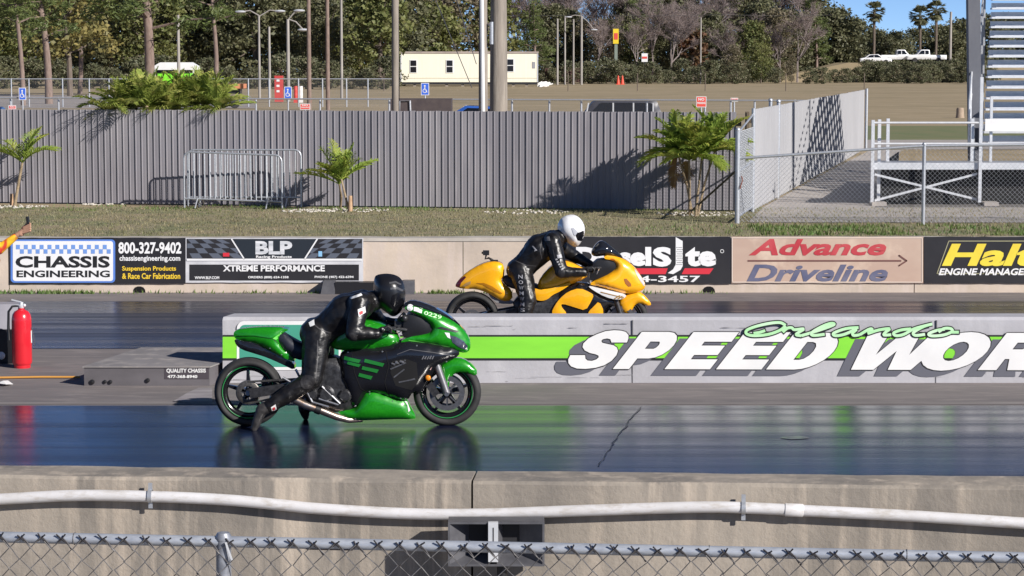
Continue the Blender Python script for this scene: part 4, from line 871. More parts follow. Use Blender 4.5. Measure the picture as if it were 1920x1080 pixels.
panel(yb, 'tank', yP([(860, 640), (930, 540), (1020, 470), (1095, 448), (1190, 482), (1290, 540), (1280, 600), (1150, 648), (1080, 690), (950, 725), (870, 715)]), .165, .10, m_ye, TY)
panel(yb, 'side_panel', yP([(825, 690), (880, 702), (960, 695), (1060, 668), (1140, 642), (1150, 655), (1060, 715), (985, 750), (950, 785), (900, 800), (850, 792), (828, 752)], 12), .185, .04, m_ye, TY, rim=.9)
panel(yb, 'engine', yP([(640, 760), (830, 780), (980, 740), (1080, 700), (1400, 760), (1420, 900), (1350, 1090), (800, 1090), (680, 960)]), .15, .06, m_eng, TY)
panel(yb, 'black_fairing', yP([(1140, 652), (1220, 640), (1320, 655), (1420, 740), (1540, 790), (1560, 850), (1440, 830), (1440, 1000), (1000, 1050), (960, 920), (990, 800), (1050, 720)], 4), .165, .03, m_fair, TY, .035)
yf = panel(yb, 'side_fairing', yP([(980, 900), (1008, 840), (1052, 780), (1120, 722), (1222, 690), (1312, 730), (1342, 752), (1322, 800), (1272, 885), (1180, 856), (1068, 822), (1062, 850), (1112, 905), (1130, 1000), (1000, 1000)], 15), .195, .04, m_ye, TY, .03, rim=.93)
panel(yb, 'lower_fairing', yP([(1296, 892), (1340, 850), (1388, 800), (1432, 895), (1400, 1010), (1150, 1040), (1140, 1000), (1280, 960)], 15), .195, .03, m_ye, TY, rim=.93)
nose = panel(yb, 'nose_fairing', yP([(1428, 415), (1470, 405), (1600, 438), (1692, 508), (1752, 590), (1792, 660), (1772, 712), (1645, 742), (1500, 705), (1400, 672), (1288, 652), (1400, 602), (1482, 562), (1542, 512), (1528, 465), (1480, 445), (1436, 438)], 6), .215, .08, m_ye, TY, .025, lambda x, z: 1 - .6 * min(1, max(0, (x - 1.5) / .5)))
panel(yb, 'cockpit_surround', yP([(1350, 455), (1440, 438), (1530, 462), (1545, 512), (1480, 566), (1380, 610), (1300, 630), (1320, 540)], 6), .13, .03, m_blk, TY, rim=.9)
panel(yb, 'windscreen', yP([(1318, 395), (1350, 330), (1395, 288), (1430, 290), (1510, 352), (1605, 432), (1560, 428), (1470, 404), (1420, 412), (1350, 420)], 4), .135, .10, m_smoke, TY, .02, lambda x, z: 1 - .3 * min(1, max(0, (x - 1.5) / .3)))
bvn = bvh_of([nose]); b = MB(); sticker(b, bvn, yP([(1690, 515), (1720, 545), (1760, 600), (1788, 655), (1775, 668), (1740, 620), (1705, 560)]), TY); b.build('headlight', mat('clear_lens', (.45, .42, .42), (.7, .66, .62), (12, 12, 12), .1, coat=1), nose, fix=False)
b = MB(); sticker(b, bvn, yP([(1600, 600), (1622, 598), (1660, 640), (1665, 664), (1640, 668), (1612, 640)]), TY); b.build('turn_signal', mat('smoke_amber', (.35, .13, .04), rough=.2, coat=1), nose, fix=False)
b = MB(); sticker(b, bvn, yP(circ(1500, 442, 24, 14, 12)), TY); b.build('badge', mat('orange_badge', (.6, .15, .02), rough=.3), nose, fix=False)
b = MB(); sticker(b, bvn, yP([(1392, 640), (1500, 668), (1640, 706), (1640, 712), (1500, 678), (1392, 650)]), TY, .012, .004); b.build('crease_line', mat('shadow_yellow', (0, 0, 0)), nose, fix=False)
dec = panel(yb, 'decal_panel', yP([(1286, 668), (1380, 690), (1500, 718), (1625, 748), (1600, 778), (1540, 790), (1440, 765), (1340, 710)], 12), .190, .02, m_white, TY, .025, rim=.96)
bvd = bvh_of([dec]); b = MB()
for k in range(3): sticker(b, bvd, yP([(1500 + 28 * k, 778 + 4 * k), (1560 + 20 * k, 742 + 6 * k), (1572 + 20 * k, 746 + 6 * k), (1516 + 28 * k, 782 + 4 * k)], 6), TY, .01)
sticker(b, bvd, yP([(1400, 712), (1600, 762), (1596, 768), (1400, 720)], 6), TY, .01); b.build('decal_strokes', mat('bronze_print', (.35, .2, .05), rough=.4), dec, fix=False)
panel(yb, 'front_fender', yP([(1560, 800), (1600, 760), (1660, 725), (1735, 712), (1800, 765), (1848, 832), (1800, 835), (1745, 815), (1700, 825), (1672, 880), (1655, 905), (1600, 898), (1572, 850)]), .085, .035, m_ye, TY, .02)
for y in (-.10, .10):
    b = MB(); b.tube([TY(Vector(y3(1480, 640, y))), TY(Vector((fwx, y, .30)))], .03, 12); b.build('fork_leg', m_dark, yb)
    b = MB(); b.beam(TY(Vector((.02, y * 1.3, .31))), TY(Vector((.62, y * 1.3, .42))), .035, .09); b.build('swingarm', m_dark, yb)
b = MB(); P = [y3(560, 1040, -.15), y3(760, 1080, -.15), y3(980, 1110, -.12)]; b.tube([TY(Vector(p)) for p in P], .045, 14); b.build('exhaust_pipe', m_pipe, yb)
b = MB(); c = TY(Vector((0, -.09, .31))); b.lathe([(0, -.03), (.022, -.03), (.024, 0), (.024, .02)], c, (0, 1, 0), 12); b.build('axle_nut', m_steel, yb)
for s in (-1, 1):
    b = MB(); b.tube([TY(Vector(y3(1400, 520, s * .12))), TY(Vector(y3(1350, 525, s * .20))), TY(Vector(y3(1310, 545 if s < 0 else 520, s * .34)))], .016, 10); hb = b.build('handlebar', m_dark, yb)
    b = MB(); b.tube([TY(Vector(y3(1370, 520, s * .20))), TY(Vector(y3(1385, 535, s * .25))), TY(Vector(y3(1362, 580, s * .33)))], .007, 6); b.build('lever', m_steel, hb)
t = thing('camera', TY(Vector(y3(450, 455, 0))), 'small black action camera on a mount atop the yellow tail cowl', 'camera')
b = MB(); b.box(tuple(TY(Vector(y3(392, 410, -.03)))), tuple(TY(Vector(y3(446, 365, .03))))); b.build('camera_body', m_blk, t)
b = MB(); c = TY(Vector(y3(391, 388, 0))); b.lathe([(0, .014), (.012, .014), (.014, 0)], c, (-1, 0, 0), 14); b.build('lens', m_vis, t)
b = MB(); b.tube([TY(Vector(y3(x, y, 0))) for x, y in ((420, 408), (412, 440), (440, 432), (470, 448), (485, 462))], [.010, .012, .012, .013, .016], 8); b.box(tuple(TY(Vector(y3(455, 466, -.03)))), tuple(TY(Vector(y3(522, 446, .03))))); b.build('mount', m_blk, t)
J = dict(hip=(y3(712, 540, -.095), y3(712, 540, .095)), butt=y2(690, 535), chest=y3(878, 358, 0), sho=(y3(988, 290, -.19), y3(988, 290, .19)), head=y3(1090, 235, 0),
  arms=[(y3(990, 302, -.20), y3(1062, 562, -.31), y3(1255, 566, -.29)), (y3(1002, 296, .20), y3(1185, 405, .34), y3(1318, 478, .30))],
  legs=[(y3(715, 545, -.10), y3(782, 800, -.24), y3(712, 1090, -.31)), (y3(715, 545, .10), y3(800, 790, .24), y3(730, 1070, .31))],
  feet=[(y3(712, 1120, -.31), y3(800, 1192, -.33), y3(712, 1060, -.305)), (y3(730, 1100, .31), y3(815, 1148, .33), y3(730, 1050, .305))],
  hands=[(y3(1318, 546, -.29), (.95, 0, .1), (-.1, 0, .95), 1, y3(1258, 560, -.29)), (y3(1345, 497, .29), (.92, 0, -.2), (.2, 0, .92), -1, y3(1318, 480, .30))])
yr, body = rider(TY, J, 'rider', 'rider in black leathers and white full-face helmet, sitting on the yellow motorcycle')
hm, bvh_ = helmet(yr, TY, yP([(1140, 60), (1190, 66), (1236, 100), (1263, 150), (1270, 200), (1262, 244), (1242, 288), (1216, 326), (1185, 340), (1150, 326), (1108, 292), (1066, 252), (1038, 212), (1030, 170), (1044, 118), (1080, 78)]), mat('white_helmet', (0.82, 0.82, 0.83), rough=.25, coat=.8), yP([(1180, 215), (1225, 205), (1268, 190), (1270, 235), (1240, 288), (1205, 278)]), w=.132)
b = MB(); sticker(b, bvh_, yP([(1150, 172), (1164, 165), (1212, 205), (1200, 210), (1180, 240), (1168, 222)]), TY, .008); sticker(b, bvh_, yP([(1108, 240), (1118, 232), (1128, 248), (1118, 254)]), TY, .006); b.build('visor_pivot', mat('grey_badge2', (.45, .46, .5), rough=.4), hm, fix=False)
bvb = bvh_of([body]); b = MB()
sticker(b, bvb, yP([(915, 240), (962, 232), (968, 268), (920, 272)]), TY, .01, .006); b.build('name_patch', mat('grey_patch', (.16, .16, .17), rough=.6), body, fix=False)
b = MB(); sticker(b, bvb, yP([(1022, 385), (1060, 380), (1068, 408), (1030, 415)]), TY, .01, .006); sticker(b, bvb, yP([(812, 318), (822, 314), (858, 352), (830, 362), (836, 345)]), TY, .008, .006)
for k, ch in enumerate('NOWMWMS'):
    o = y2(695 + 3 * k, 590 + 46 * k); stxt(b, bvb, ch, TY, o, (1, 0), (0, 1), (.05, .042), .02, .006)
for k in range(5): sticker(b, bvb, yP([(1008 + 12 * k, 420 + 20 * k), (1024 + 12 * k, 414 + 20 * k), (1030 + 12 * k, 424 + 20 * k), (1014 + 12 * k, 432 + 20 * k)]), TY, .008, .006)
b.build('suit_lettering', mat('silver_grey_print', (.35, .35, .37), rough=.5), body, fix=False)
suit(bvb, body, TY, y2, [[(660, 440), (760, 480), (850, 490)], [(900, 260), (880, 350), (900, 440)], [(990, 340), (1010, 430)]], [[(1030, 500), (1090, 500), (1090, 570), (1040, 580)]])
# ================================================================== TRACKSIDE OBJECTS
# chain-link cloth: zig-zag wires that hook round their neighbours
def chain(b, o, u, width, height, q, r, n=4, wob=0.0, top=None):
    o, u = Vector(o), Vector(u).normalized(); nr = Vector((u.y, -u.x, 0)); k = int(width / q); L = int(height / q)
    for i in range(k):
        pts = []
        lv = L if top is None else int(top(i * q) / q)
        for j in range(lv + 1):
            s = (j + i) % 2
            pts.append(o + u * (q * (i + s) + random.uniform(-wob, wob)) + nr * (r * (1 if s else -1)) + Vector((0, 0, q * j + random.uniform(-wob, wob))))
        if len(pts) > 1: b.tube(pts, r, n, cap=False)
# ------------------------------------------------------------------ nearest fence
PL, PR = at(0, 1007, 8.6), at(1920, 1046, 8.24); ud = (PR - PL).normalized(); uh = Vector((ud.x, ud.y, 0)).normalized()
E0, E1 = PL - ud * 2.0, PR + ud * 2.0
ft = thing('chain_link_fence', (0, 8.4, 0), 'close-up chain-link fence with twisted wire ends along the bottom of the view', 'fence')
b = MB(); b.tube([E0, PL, (PL + PR) / 2, PR, E1], .0205, 16); b.build('top_rail', mat('rail_galvanised', (0.36, 0.39, 0.45), (0.50, 0.53, 0.58), (18, 60, 60), .45, .35), ft)
q = .0385; b = MB(); Lw = (E1 - E0).length; hz = PL.z + .002
o = Vector((E0.x, E0.y, 0)) - Vector((0, .024, 0)); kk = int(Lw / q); rows = int(hz / q)
for i in range(kk):
    b.m = 0; pts = []; zt = E0.z + (E1.z - E0.z) * i / kk
    for j in range(rows + 1):
        s = (rows - j + i) % 2; w = .004 if j > rows - 22 else 0
        pts.append(o + uh * (q * (i + s) + random.uniform(-w, w)) + Vector((0, -.0022 if s else .0022, zt + .004 - q * (rows - j) + random.uniform(-w, w))))
    b.tube(pts, .0026, 5, cap=False)
    b.m = 1
    if i % 2 == 0:      # twisted knuckle above the rail
        e = pts[-1]
        for sgn in (-1, 1):
            t0 = e + Vector((0, -.002, 0)); b.tube([t0 - uh * .012 * sgn - Vector((0, 0, .012)), t0 + uh * .002 * sgn, t0 + uh * (.008 + random.uniform(0, .012)) * sgn + Vector((0, random.uniform(-.004, .002), .008 + random.uniform(0, .010)))], .0030, 5)
        b.tube([e + uh * .004, e + uh * .022 + Vector((0, -.003, -.016)), e + uh * .036 + Vector((0, -.001, -.038))], .0032, 5)
b.build('wire_mesh', [m_wire, mat('tarnished_wire', (.035, .033, .038), rough=.55, metal=.3)], ft)
b = MB()
for px in (140, 505, 880, 1330, 1700):
    c = at(px, 1007 + 39 * px / 1920, 8.6 - .36 * px / 1920); b.lathe([(.0215, -.002), (.024, 0), (.0215, .002)], c, ud, 14)
b.build('tie_wire', m_wire, ft)
c = at(419, 1018, 8.6 - .36 * 419 / 1920)
b = MB(); b.tube([Vector((c.x, c.y, 0)), Vector((c.x, c.y, c.z + .018))], .0275, 16); b.lathe([(.029, 0), (.030, .012), (.022, .026), (0, .030)], Vector((c.x, c.y, c.z + .012)), (0, 0, 1), 16)
b.build('post', mat('post_galvanised', (0.20, 0.21, 0.24), (0.38, 0.40, 0.44), (22, 22, 22), .45, .4), ft)
b = MB(); b.beam(c + Vector((.012, -.036, .010)), c + Vector((.034, -.036, -.055)), .008, .006); b.build('latch_strap', m_alu, ft)
b = MB(); cc = at(618, 1020, 8.6 - .36 * 618 / 1920); b.lathe([(.0212, -.085), (.0222, -.08), (.0222, .08), (.0212, .085)], cc, ud, 16, math.pi * .9, math.pi * 1.0); b.build('tape_wrap', mat('dark_label', (0.03, 0.025, 0.05), (0.12, 0.10, 0.12), (60, 60, 60), .4), ft)
# ------------------------------------------------------------------ loudspeaker between fence and wall
YS = 13.55; sp = thing('speaker', at(930, 1060, YS) * Vector((1, 1, 0)) if False else Vector((at(930, 1060, YS).x, YS, 0)), 'dark grey horn loudspeaker on a stand between the near fence and the near wall', 'speaker')
def sq(px, py, dy): p = at(px, py, YS); return p + Vector((0, dy, 0))
x0, x1, zt, zb = at(840, 1015, YS).x, at(1021, 1015, YS).x, at(930, 979, YS).z, at(930, 1062, YS).z
m_hs = mat('horn_shell', (0.07, 0.07, 0.08), (0.10, 0.10, 0.11), (12, 12, 12), .55); m_th = mat('horn_throat', (0.012, 0.012, 0.015), rough=.7)
b = MB(); b.box((x0, YS + .14, zb), (x1, YS + .17, zt)); b.box((x0, YS, zt - .012), (x1, YS + .14, zt)); b.box((x0, YS, zb), (x1, YS + .14, zb + .012)); b.box((x0, YS, zb + .012), (x0 + .012, YS + .14, zt - .012)); b.box((x1 - .012, YS, zb + .012), (x1, YS + .14, zt - .012)); b.build('cabinet', m_hs, sp, smooth=False)
xm = at(925, 1015, YS).x; b = MB()
for (a, c_) in ((x0 + .012, xm - .02), (xm + .02, x1 - .012)):
    w = c_ - a; i0, i1 = a + w * .46, c_ - w * .08
    if a > xm: i0, i1 = a + w * .12, c_ - w * .5
    zc0, zc1 = zb + .06, zt - .012
    fr = [(a, YS + .004, zb + .012), (c_, YS + .004, zb + .012), (c_, YS + .004, zt - .012), (a, YS + .004, zt - .012)]; bk = [(i0, YS + .125, zb + .05), (i1, YS + .125, zb + .05), (i1, YS + .125, zt - .03), (i0, YS + .125, zt - .03)]
    b.m = 0; b.add(fr + bk, [(0, 1, 5, 4), (1, 2, 6, 5), (2, 3, 7, 6), (3, 0, 4, 7)]); b.m = 1; b.add(bk, [(0, 1, 2, 3)])
b.build('horn', [m_hs, m_th], sp, smooth=False, fix=False)
b = MB(); xa, xb = at(915.5, 1000, YS).x, at(934, 1000, YS).x; b.box((xa, YS - .012, at(930, 1053, YS).z), (xb, YS + .02, zt + .001)); b.build('bracket', m_alu, sp, smooth=False)
b = MB(); b.box((xm - .003, YS - .014, zb + .12), (xm + .003, YS - .0115, zt - .03)); b.build('bracket_slot', m_th, sp, smooth=False)
b = MB(); b.tube([(xm + .05, YS + .09, .03), (xm + .05, YS + .09, zb)], .03, 12); b.box((xm - .15, YS, 0), (xm + .25, YS + .3, .03)); b.build('stand', m_blk, sp)
# ------------------------------------------------------------------ fire extinguisher and case
c = gp(42, 690); s = 178.0
fx = thing('fire_extinguisher', c, 'large red fire extinguisher cylinder standing on the track at the left edge', 'fire extinguisher')
b = MB(); R = .104; b.lathe([(0, .0), (.085, .0), (.088, .02), (.088, .035), (.096, .045), (R, .065), (R, .50), (R * .98, .53), (R * .9, .57), (R * .7, .60), (.04, .618), (.03, .625), (.03, .64), (0, .64)], c, (0, 0, 1), 32); b.build('cylinder', mat('red_enamel', (0.66, 0.018, 0.03), (0.60, 0.015, 0.026), (8, 8, 8), .28, coat=.5), fx)
b = MB(); b.lathe([(.03, .635), (.035, .645), (.035, .665), (.022, .675), (.022, .70), (0, .70)], c, (0, 0, 1), 16); b.beam(c + Vector((.0, 0, .70)), c + Vector((-.10, 0, .725)), .02, .012); b.beam(c + Vector((.0, 0, .675)), c + Vector((-.095, 0, .66)), .02, .012); b.ball(c + Vector((.035, -.01, .665)), .02, 10); b.build('valve', m_alu, fx)
b = MB(); b.tube([c + Vector(p) for p in ((-.03, 0, .66), (-.09, -.02, .655), (-.13, -.02, .60), (-.135, -.02, .45), (-.13, -.03, .30))], [.012, .012, .013, .014, .02], 10); b.build('hose', m_blk, fx)
b = MB(); b.lathe([(R + .002, .27), (R + .002, .40)], c, (0, 0, 1), 10, 1.0, math.radians(245) + math.radians(55)); lb = b.build('label_plate', m_white, fx, fix=False)
b = MB(); b.lathe([(R + .0035, .31), (R + .0035, .355)], c, (0, 0, 1), 8, .6, math.radians(255) + math.radians(60)); b.build('label_band', mat('label_blue', (.15, .28, .5), rough=.5), lb, fix=False)
b = MB(); b.tube([c + Vector(p) for p in ((.10, -.02, .44), (.125, -.01, .36), (.14, 0, .22))], .003, 5); b.build('tag_wire', m_wire, fx)
c0 = gp(26, 684); k = c0.x
t = thing('equipment_case', (k - .22, c0.y + .2, 0), 'dark equipment case with a sloping grey lid, cut off by the left edge', 'case')
b = MB(); b.add([(x, c0.y + y, z) for x in (k - .5, k) for (y, z) in ((0.06, 0), (.06, .36), (.36, .60), (.62, .60), (.62, 0))], [(0, 1, 2, 3, 4), (9, 8, 7, 6, 5), (0, 5, 6, 1), (1, 6, 7, 2), (2, 7, 8, 3), (3, 8, 9, 4), (4, 9, 5, 0)]); b.build('case_body', m_blk, t, smooth=False)
b = MB(); b.add([(x, c0.y + y, z) for x in (k - .49, k - .01) for (y, z) in ((.07, .380), (.36, .612), (.62, .612), (.62, .604), (.36, .604), (.07, .372))], [(0, 1, 7, 6), (1, 2, 8, 7), (2, 3, 9, 8), (3, 4, 10, 9), (4, 5, 11, 10), (5, 0, 6, 11), (0, 5, 4, 3, 2, 1), (6, 7, 8, 9, 10, 11)]); b.build('lid', mat('grey_lid', (.34, .33, .36), (.28, .27, .3), (3, 3, 3), .6), t, smooth=False)
b = MB(); cl = at(2, 667, c0.y + .055); b.lathe([(0, -.012), (.03, -.010), (.042, 0), (.045, .01)], cl, (0, 1, 0), 20); b.build('round_reflector', m_white, t)
# ------------------------------------------------------------------ starting line box
hb = .185; a = gp(158, 724); xr = gp(393, 724).x; d = gp(235, 654, hb).y - a.y
t = thing('junction_box', ((a.x + xr) / 2, a.y, 0), 'low wide grey metal box lettered QUALITY CHASSIS at the end of the divider wall', 'box')
b = MB(); b.box((a.x, a.y, 0), (xr, a.y + d, hb), SK); b.build('box_body', mat('grey_box_front', (0.125, 0.115, 0.125), (0.09, 0.083, 0.09), (2, 2, 4), .7, bump=.002), t, smooth=False)
b = MB(); b.box((a.x - .012, a.y - .012, hb + .002), (xr + .012, a.y + d, hb + .016), SK); b.build('box_lid', mat('grey_box_lid', (0.25, 0.232, 0.232), (0.19, 0.178, 0.178), (2, 2, 2), .8, c3=(0.34, .31, .29), scale3=(5, 5, 5)), t, smooth=False)
fnb = lambda lay: plane_fn(a.y - .002 * lay)
b = MB(); txt(b, 'Quality Chassis'.upper(), (312, 691, 386, 700), fnb(2), .03); txt(b, '477-368-8940', (314, 703, 370, 709), fnb(2), .03); b.build('lettering', m_white, t, smooth=False)
b = MB(); fill(b, [rect(308, 687.5, 391.5, 711)], fnb(1)); b.build('name_plate', mat('dark_plate', (.06, .05, .06), rough=.6), t, smooth=False)
for (px, py, r) in ((173, 716, .025), (197, 715.5, .018), (207, 716, .02), (277, 713, .022)):
    b = MB(); p = at(px, py, a.y); b.lathe([(0, -.02), (r, -.015), (r, 0)], p, (0, 1, 0), 12); b.build('cable_socket', m_blk, t)
b = MB(); p = gp(0, 708, .02); e = gp(150, 707, .02); b.tube([p - Vector((3, .1, 0)), p, (p + e) / 2 + Vector((0, .03, 0)), e], .011, 8)
tag(b.build('cable', mat('orange_cable', (.55, .27, .06), rough=.5)), 'thin orange cable lying on the track, running into the low grey box', 'cable')
b = MB(); rn = random.Random(2); c = gp(6, 723); pts = [c + Vector((.10 * math.cos(k * 1.05) * rn.uniform(.5, 1), .14 * math.sin(k * 1.05) * rn.uniform(.5, 1), .015 + rn.uniform(0, .03))) for k in range(6)]
b.add(pts + [c + Vector((0, 0, .05))], [(k, (k + 1) % 6, 6) for k in range(6)]); o = b.build('paper_scrap', m_white, smooth=False); o.modifiers.new('t', 'SOLIDIFY').thickness = .003; tag(o, 'crumpled white scrap of paper on the track at the left edge', 'litter')
# ------------------------------------------------------------------ black box by the far wall
ya = gp(690, 552).y; xa, xb = at(601, 550, ya).x, at(777, 550, ya).x; zt = at(690, 527, ya).z
t = thing('timing_box', ((xa + xb) / 2, ya, 0), 'low black equipment box on the ground against the far wall, behind the black-helmeted rider', 'box')
b = MB(); b.box((xa + .2, ya, .01), (xb - .2, ya + .3, zt - .02)); b.build('box_body', m_blk, t, smooth=False)
for (p, q_) in ((xa, xa + .2), (xb - .2, xb)):
    b = MB(); b.add([(p, ya - .01, 0), (q_, ya - .01, 0), (q_, ya + .31, 0), (p, ya + .31, 0), (p + .04, ya + .02, zt), (q_ - .0, ya + .02, zt), (q_, ya + .3, zt), (p + .04, ya + .3, zt)], [(0, 1, 5, 4), (1, 2, 6, 5), (2, 3, 7, 6), (3, 0, 4, 7), (4, 5, 6, 7)]); b.build('end_panel', m_hs, t, smooth=False)
# ------------------------------------------------------------------ steel crowd barriers
def barrier(pl, pr, ztl, ztr, zb, r, n, label):
    pl, pr = Vector(pl), Vector(pr); u = (pr - pl).normalized(); t = thing('crowd_barrier', (pl + pr) / 2, label, 'barrier', 'steel crowd barriers by the fence')
    L = (pr - pl).length; top = lambda s: ztl + (ztr - ztl) * s / L
    P = [pl + Vector((0, 0, 0.02)), pl + Vector((0, 0, ztl - .14))] + [pl + u * (.14 - .14 * math.cos(k * math.pi / 8)) + Vector((0, 0, ztl - .14 + .14 * math.sin(k * math.pi / 8))) for k in range(1, 5)]
    P += [pr - u * (.14 - .14 * math.sin(k * math.pi / 8)) + Vector((0, 0, ztr - .14 + .14 * math.cos(k * math.pi / 8))) for k in range(0, 4)] + [pr + Vector((0, 0, ztr - .14)), pr + Vector((0, 0, .02))]
    b = MB(); b.tube(P, r, 10); b.tube([pl + Vector((0, 0, zb)), pr + Vector((0, 0, zb + ztr - ztl))], r * .9, 10); b.build('frame', m_galv, t)
    b = MB()
    for k in range(1, n):
        s = L * k / n; c = pl + u * s; b.tube([c + Vector((0, 0, zb + (ztr - ztl) * s / L)), c + Vector((0, 0, top(s)))], .0135, 6)
    b.build('bars', m_galv, t)
    for s in (.3, L - .3):
        c = pl + u * s; v = Vector((-u.y, u.x, 0)); b = MB(); b.tube([c - v * .26 + Vector((0, 0, .02)), c - v * .04 + Vector((0, 0, zb)), c + v * .04 + Vector((0, 0, zb)), c + v * .26 + Vector((0, 0, .02))], .016, 8); b.build('foot', m_galv, t)
    b = MB(); b.tube([pr + Vector((.0, 0, .8)), pr + u * .06 + Vector((0, 0, .8)), pr + u * .06 + Vector((0, 0, .72))], .01, 6); b.build('hook', m_galv, t)
    return t
p1, p2 = gp(346, 391), gp(529, 392.5); p3, p4 = gp(353, 388.5), gp(565, 390)
barrier(p1, p2, at(346, 285, p1.y).z, at(529, 291, p2.y).z, .22, .021, 19, 'front crowd barrier of the two, with the sloping top rail, leaning by the fence')
barrier(p3, p4, at(353, 281, p3.y).z, at(565, 281, p4.y).z, .22, .021, 20, 'rear crowd barrier of the two, reaching farther right, against the fence')
# ------------------------------------------------------------------ palms
m_fr = leafmat('palm_leaf', (0.19, 0.30, 0.045), (0.31, 0.38, 0.06), (0.42, 0.40, 0.08), sc=3.0); m_fr2 = leafmat('palm_leaf_dark', (0.21, 0.28, 0.05), (0.34, 0.39, 0.08), (0.52, 0.49, 0.15), sc=2.0)
m_stem = mat('palm_stem', (0.36, 0.27, 0.17), (0.24, 0.18, 0.11), (8, 8, 14), .8, bump=.01); m_stub = mat('cut_stub', (0.50, 0.33, 0.20), (0.40, 0.25, 0.15), (10, 10, 10), .8)
def frond(b, base, az, el, L, droop, nl, lw, ll, rn):
    """one feather frond: arching rib with paired narrow leaflets"""
    p = Vector(base); pts = [p.copy()]; e = el; k = 10
    for i in range(k):
        d = Vector((math.cos(az) * math.cos(e), math.sin(az) * math.cos(e), math.sin(e))); p = p + d * (L / k); pts.append(p.copy()); e -= droop / k
    b.tube(pts, [.012 * (1 - i / (k + 1)) + .002 for i in range(k + 1)], 5)
    for i in range(nl):
        s = .14 + .86 * i / (nl - 1); f = s * k; j = min(int(f), k - 1); c = pts[j] + (pts[j + 1] - pts[j]) * (f - j); t = (pts[j + 1] - pts[j]).normalized()
        sd = t.cross(Vector((0, 0, 1)));
        if sd.length < .05: sd = Vector((math.sin(az), -math.cos(az), 0))
        sd.normalize(); up = sd.cross(t)
        l = ll * (math.sin(math.pi * (.12 + .80 * s)) ** .7) * rn.uniform(.85, 1.1)
        for g in (-1, 1):
            d = (sd * g * .72 + t * (.52 + .5 * s) + up * rn.uniform(.15, .5)).normalized(); w = (t * .9 + up * .35 * g).normalized() * lw
            m_ = c + d * l * .5; tip = c + d * l - Vector((0, 0, l * rn.uniform(.12, .4)))
            b.add([c - w * .5, c + w * .5, m_ + w * .55, tip, m_ - w * .55], [(0, 1, 2, 4), (4, 2, 3)])
m_deadf = leafmat('dry_palm_leaf', (0.27, 0.17, 0.07), (0.20, 0.12, 0.05), (.36, .26, .11), sc=3.0)
def palm(name, stems, label, m, L, nf, seed, elr=(.3, 1.35), ll=.34, lw=.030, nl=17, rad=.03, group=None, azs=None, droop=(.9, 1.6)):
    rn = random.Random(seed); c = Vector(stems[0][0]); t = thing(name, c, label, 'palm', group)
    for si, (p, q) in enumerate(stems):
        p, q = Vector(p), Vector(q); b = MB(); md = (p + q) / 2 + Vector((rn.uniform(-.04, .04), 0, 0)); b.tube([p, p * .7 + md * .3 + Vector((0, 0, .0)), md, q], [rad * 1.25, rad, rad * .9, rad * .75], 8); b.build('stem', m_stem, t)
        for i in range(nf):
            az = (azs[i % len(azs)] if azs else 2 * math.pi * (i + rn.uniform(-.3, .3)) / nf) + rn.uniform(-.2, .2); f = i / max(1, nf - 1)
            dead = i == 5 and si % 2 == 0 and len(stems) > 2; b = MB(); frond(b, q, az, -.35 if dead else elr[1] + (0 if dead else (elr[0] - elr[1]) * ((i * 7) % nf) / nf) + rn.uniform(-.15, .15), L * rn.uniform(.8, 1.12), rn.uniform(*droop), nl, lw, ll * (.7 if dead else 1), rn); b.build('frond', m_deadf if dead else m, t, smooth=False, fix=False)
    return t
zc = lambda px, py, Y: at(px, py, Y)
B = gp(1302, 405); palm('palm', [(gp(1293, 404), zc(1292, 300, B.y)), (gp(1304, 407), zc(1316, 294, B.y - .1)), (gp(1298, 402), zc(1272, 292, B.y + .3)), (gp(1308, 405), zc(1340, 284, B.y + .2))], 'bushy green palm beside the chain-link gate, in front of the dark fence', m_fr, .95, 18, 5, (.05, 1.5), ll=.37, lw=.044, nl=21, rad=.026, droop=(.5, 1.1))
B = gp(645, 396); t = palm('palm', [(gp(655, 397), zc(640, 336, B.y)), (gp(638, 393), zc(636, 345, B.y + .1))], 'young feathery palm with a cut stub, right of the steel barriers', m_fr, .86, 9, 9, (.40, 1.3), ll=.34, lw=.036, nl=18, rad=.026, droop=(.1, .6))
b = MB(); c = gp(657, 397); b.tube([c, c + Vector((0, 0, .34))], [.05, .04], 10); b.build('cut_stub', m_stub, t)
B = gp(30, 388); t = palm('palm', [(gp(27, 388), zc(42, 305, B.y))], 'young palm with a bare curved stem at the left end of the fence', m_fr, 1.0, 9, 12, (.45, 1.25), ll=.36, lw=.036, nl=17, rad=.035, azs=(.1, 2.9, .5, 2.4, 1.2, 5.5, 3.6, 4.4), droop=(.5, 1.2))
b = MB(); c = gp(22, 387); b.tube([c, c + Vector((0, 0, .28))], [.045, .035], 10); b.build('cut_stub', m_stub, t)
yb_ = gp(320, 384).y + .3; st = [((at(px, 300, yb_).x, yb_ + dy, 0), zc(px, py, yb_ + dy)) for px, py, dy in ((232, 203, .3), (275, 198, -.2), (318, 204, .1), (365, 196, .4), (408, 205, -.1), (296, 204, .7), (348, 200, .6), (255, 200, .5), (385, 198, .2))]
palm('palm_clump', st, 'wide clump of spiky palms rising behind the dark fence and hanging over it', m_fr2, .82, 16, 21, (.05, 1.4), ll=.38, lw=.038, nl=19, rad=.05, droop=(.2, .8))
B2 = gp(180, 384).y + .25; palm('palm_clump', [((at(205, 300, B2).x, B2, 0), zc(200, 212, B2))], 'small low palm tuft poking over the dark fence left of the big clump', m_fr2, .85, 7, 22, (-.1, .8), ll=.3, lw=.04, nl=14, rad=.04)
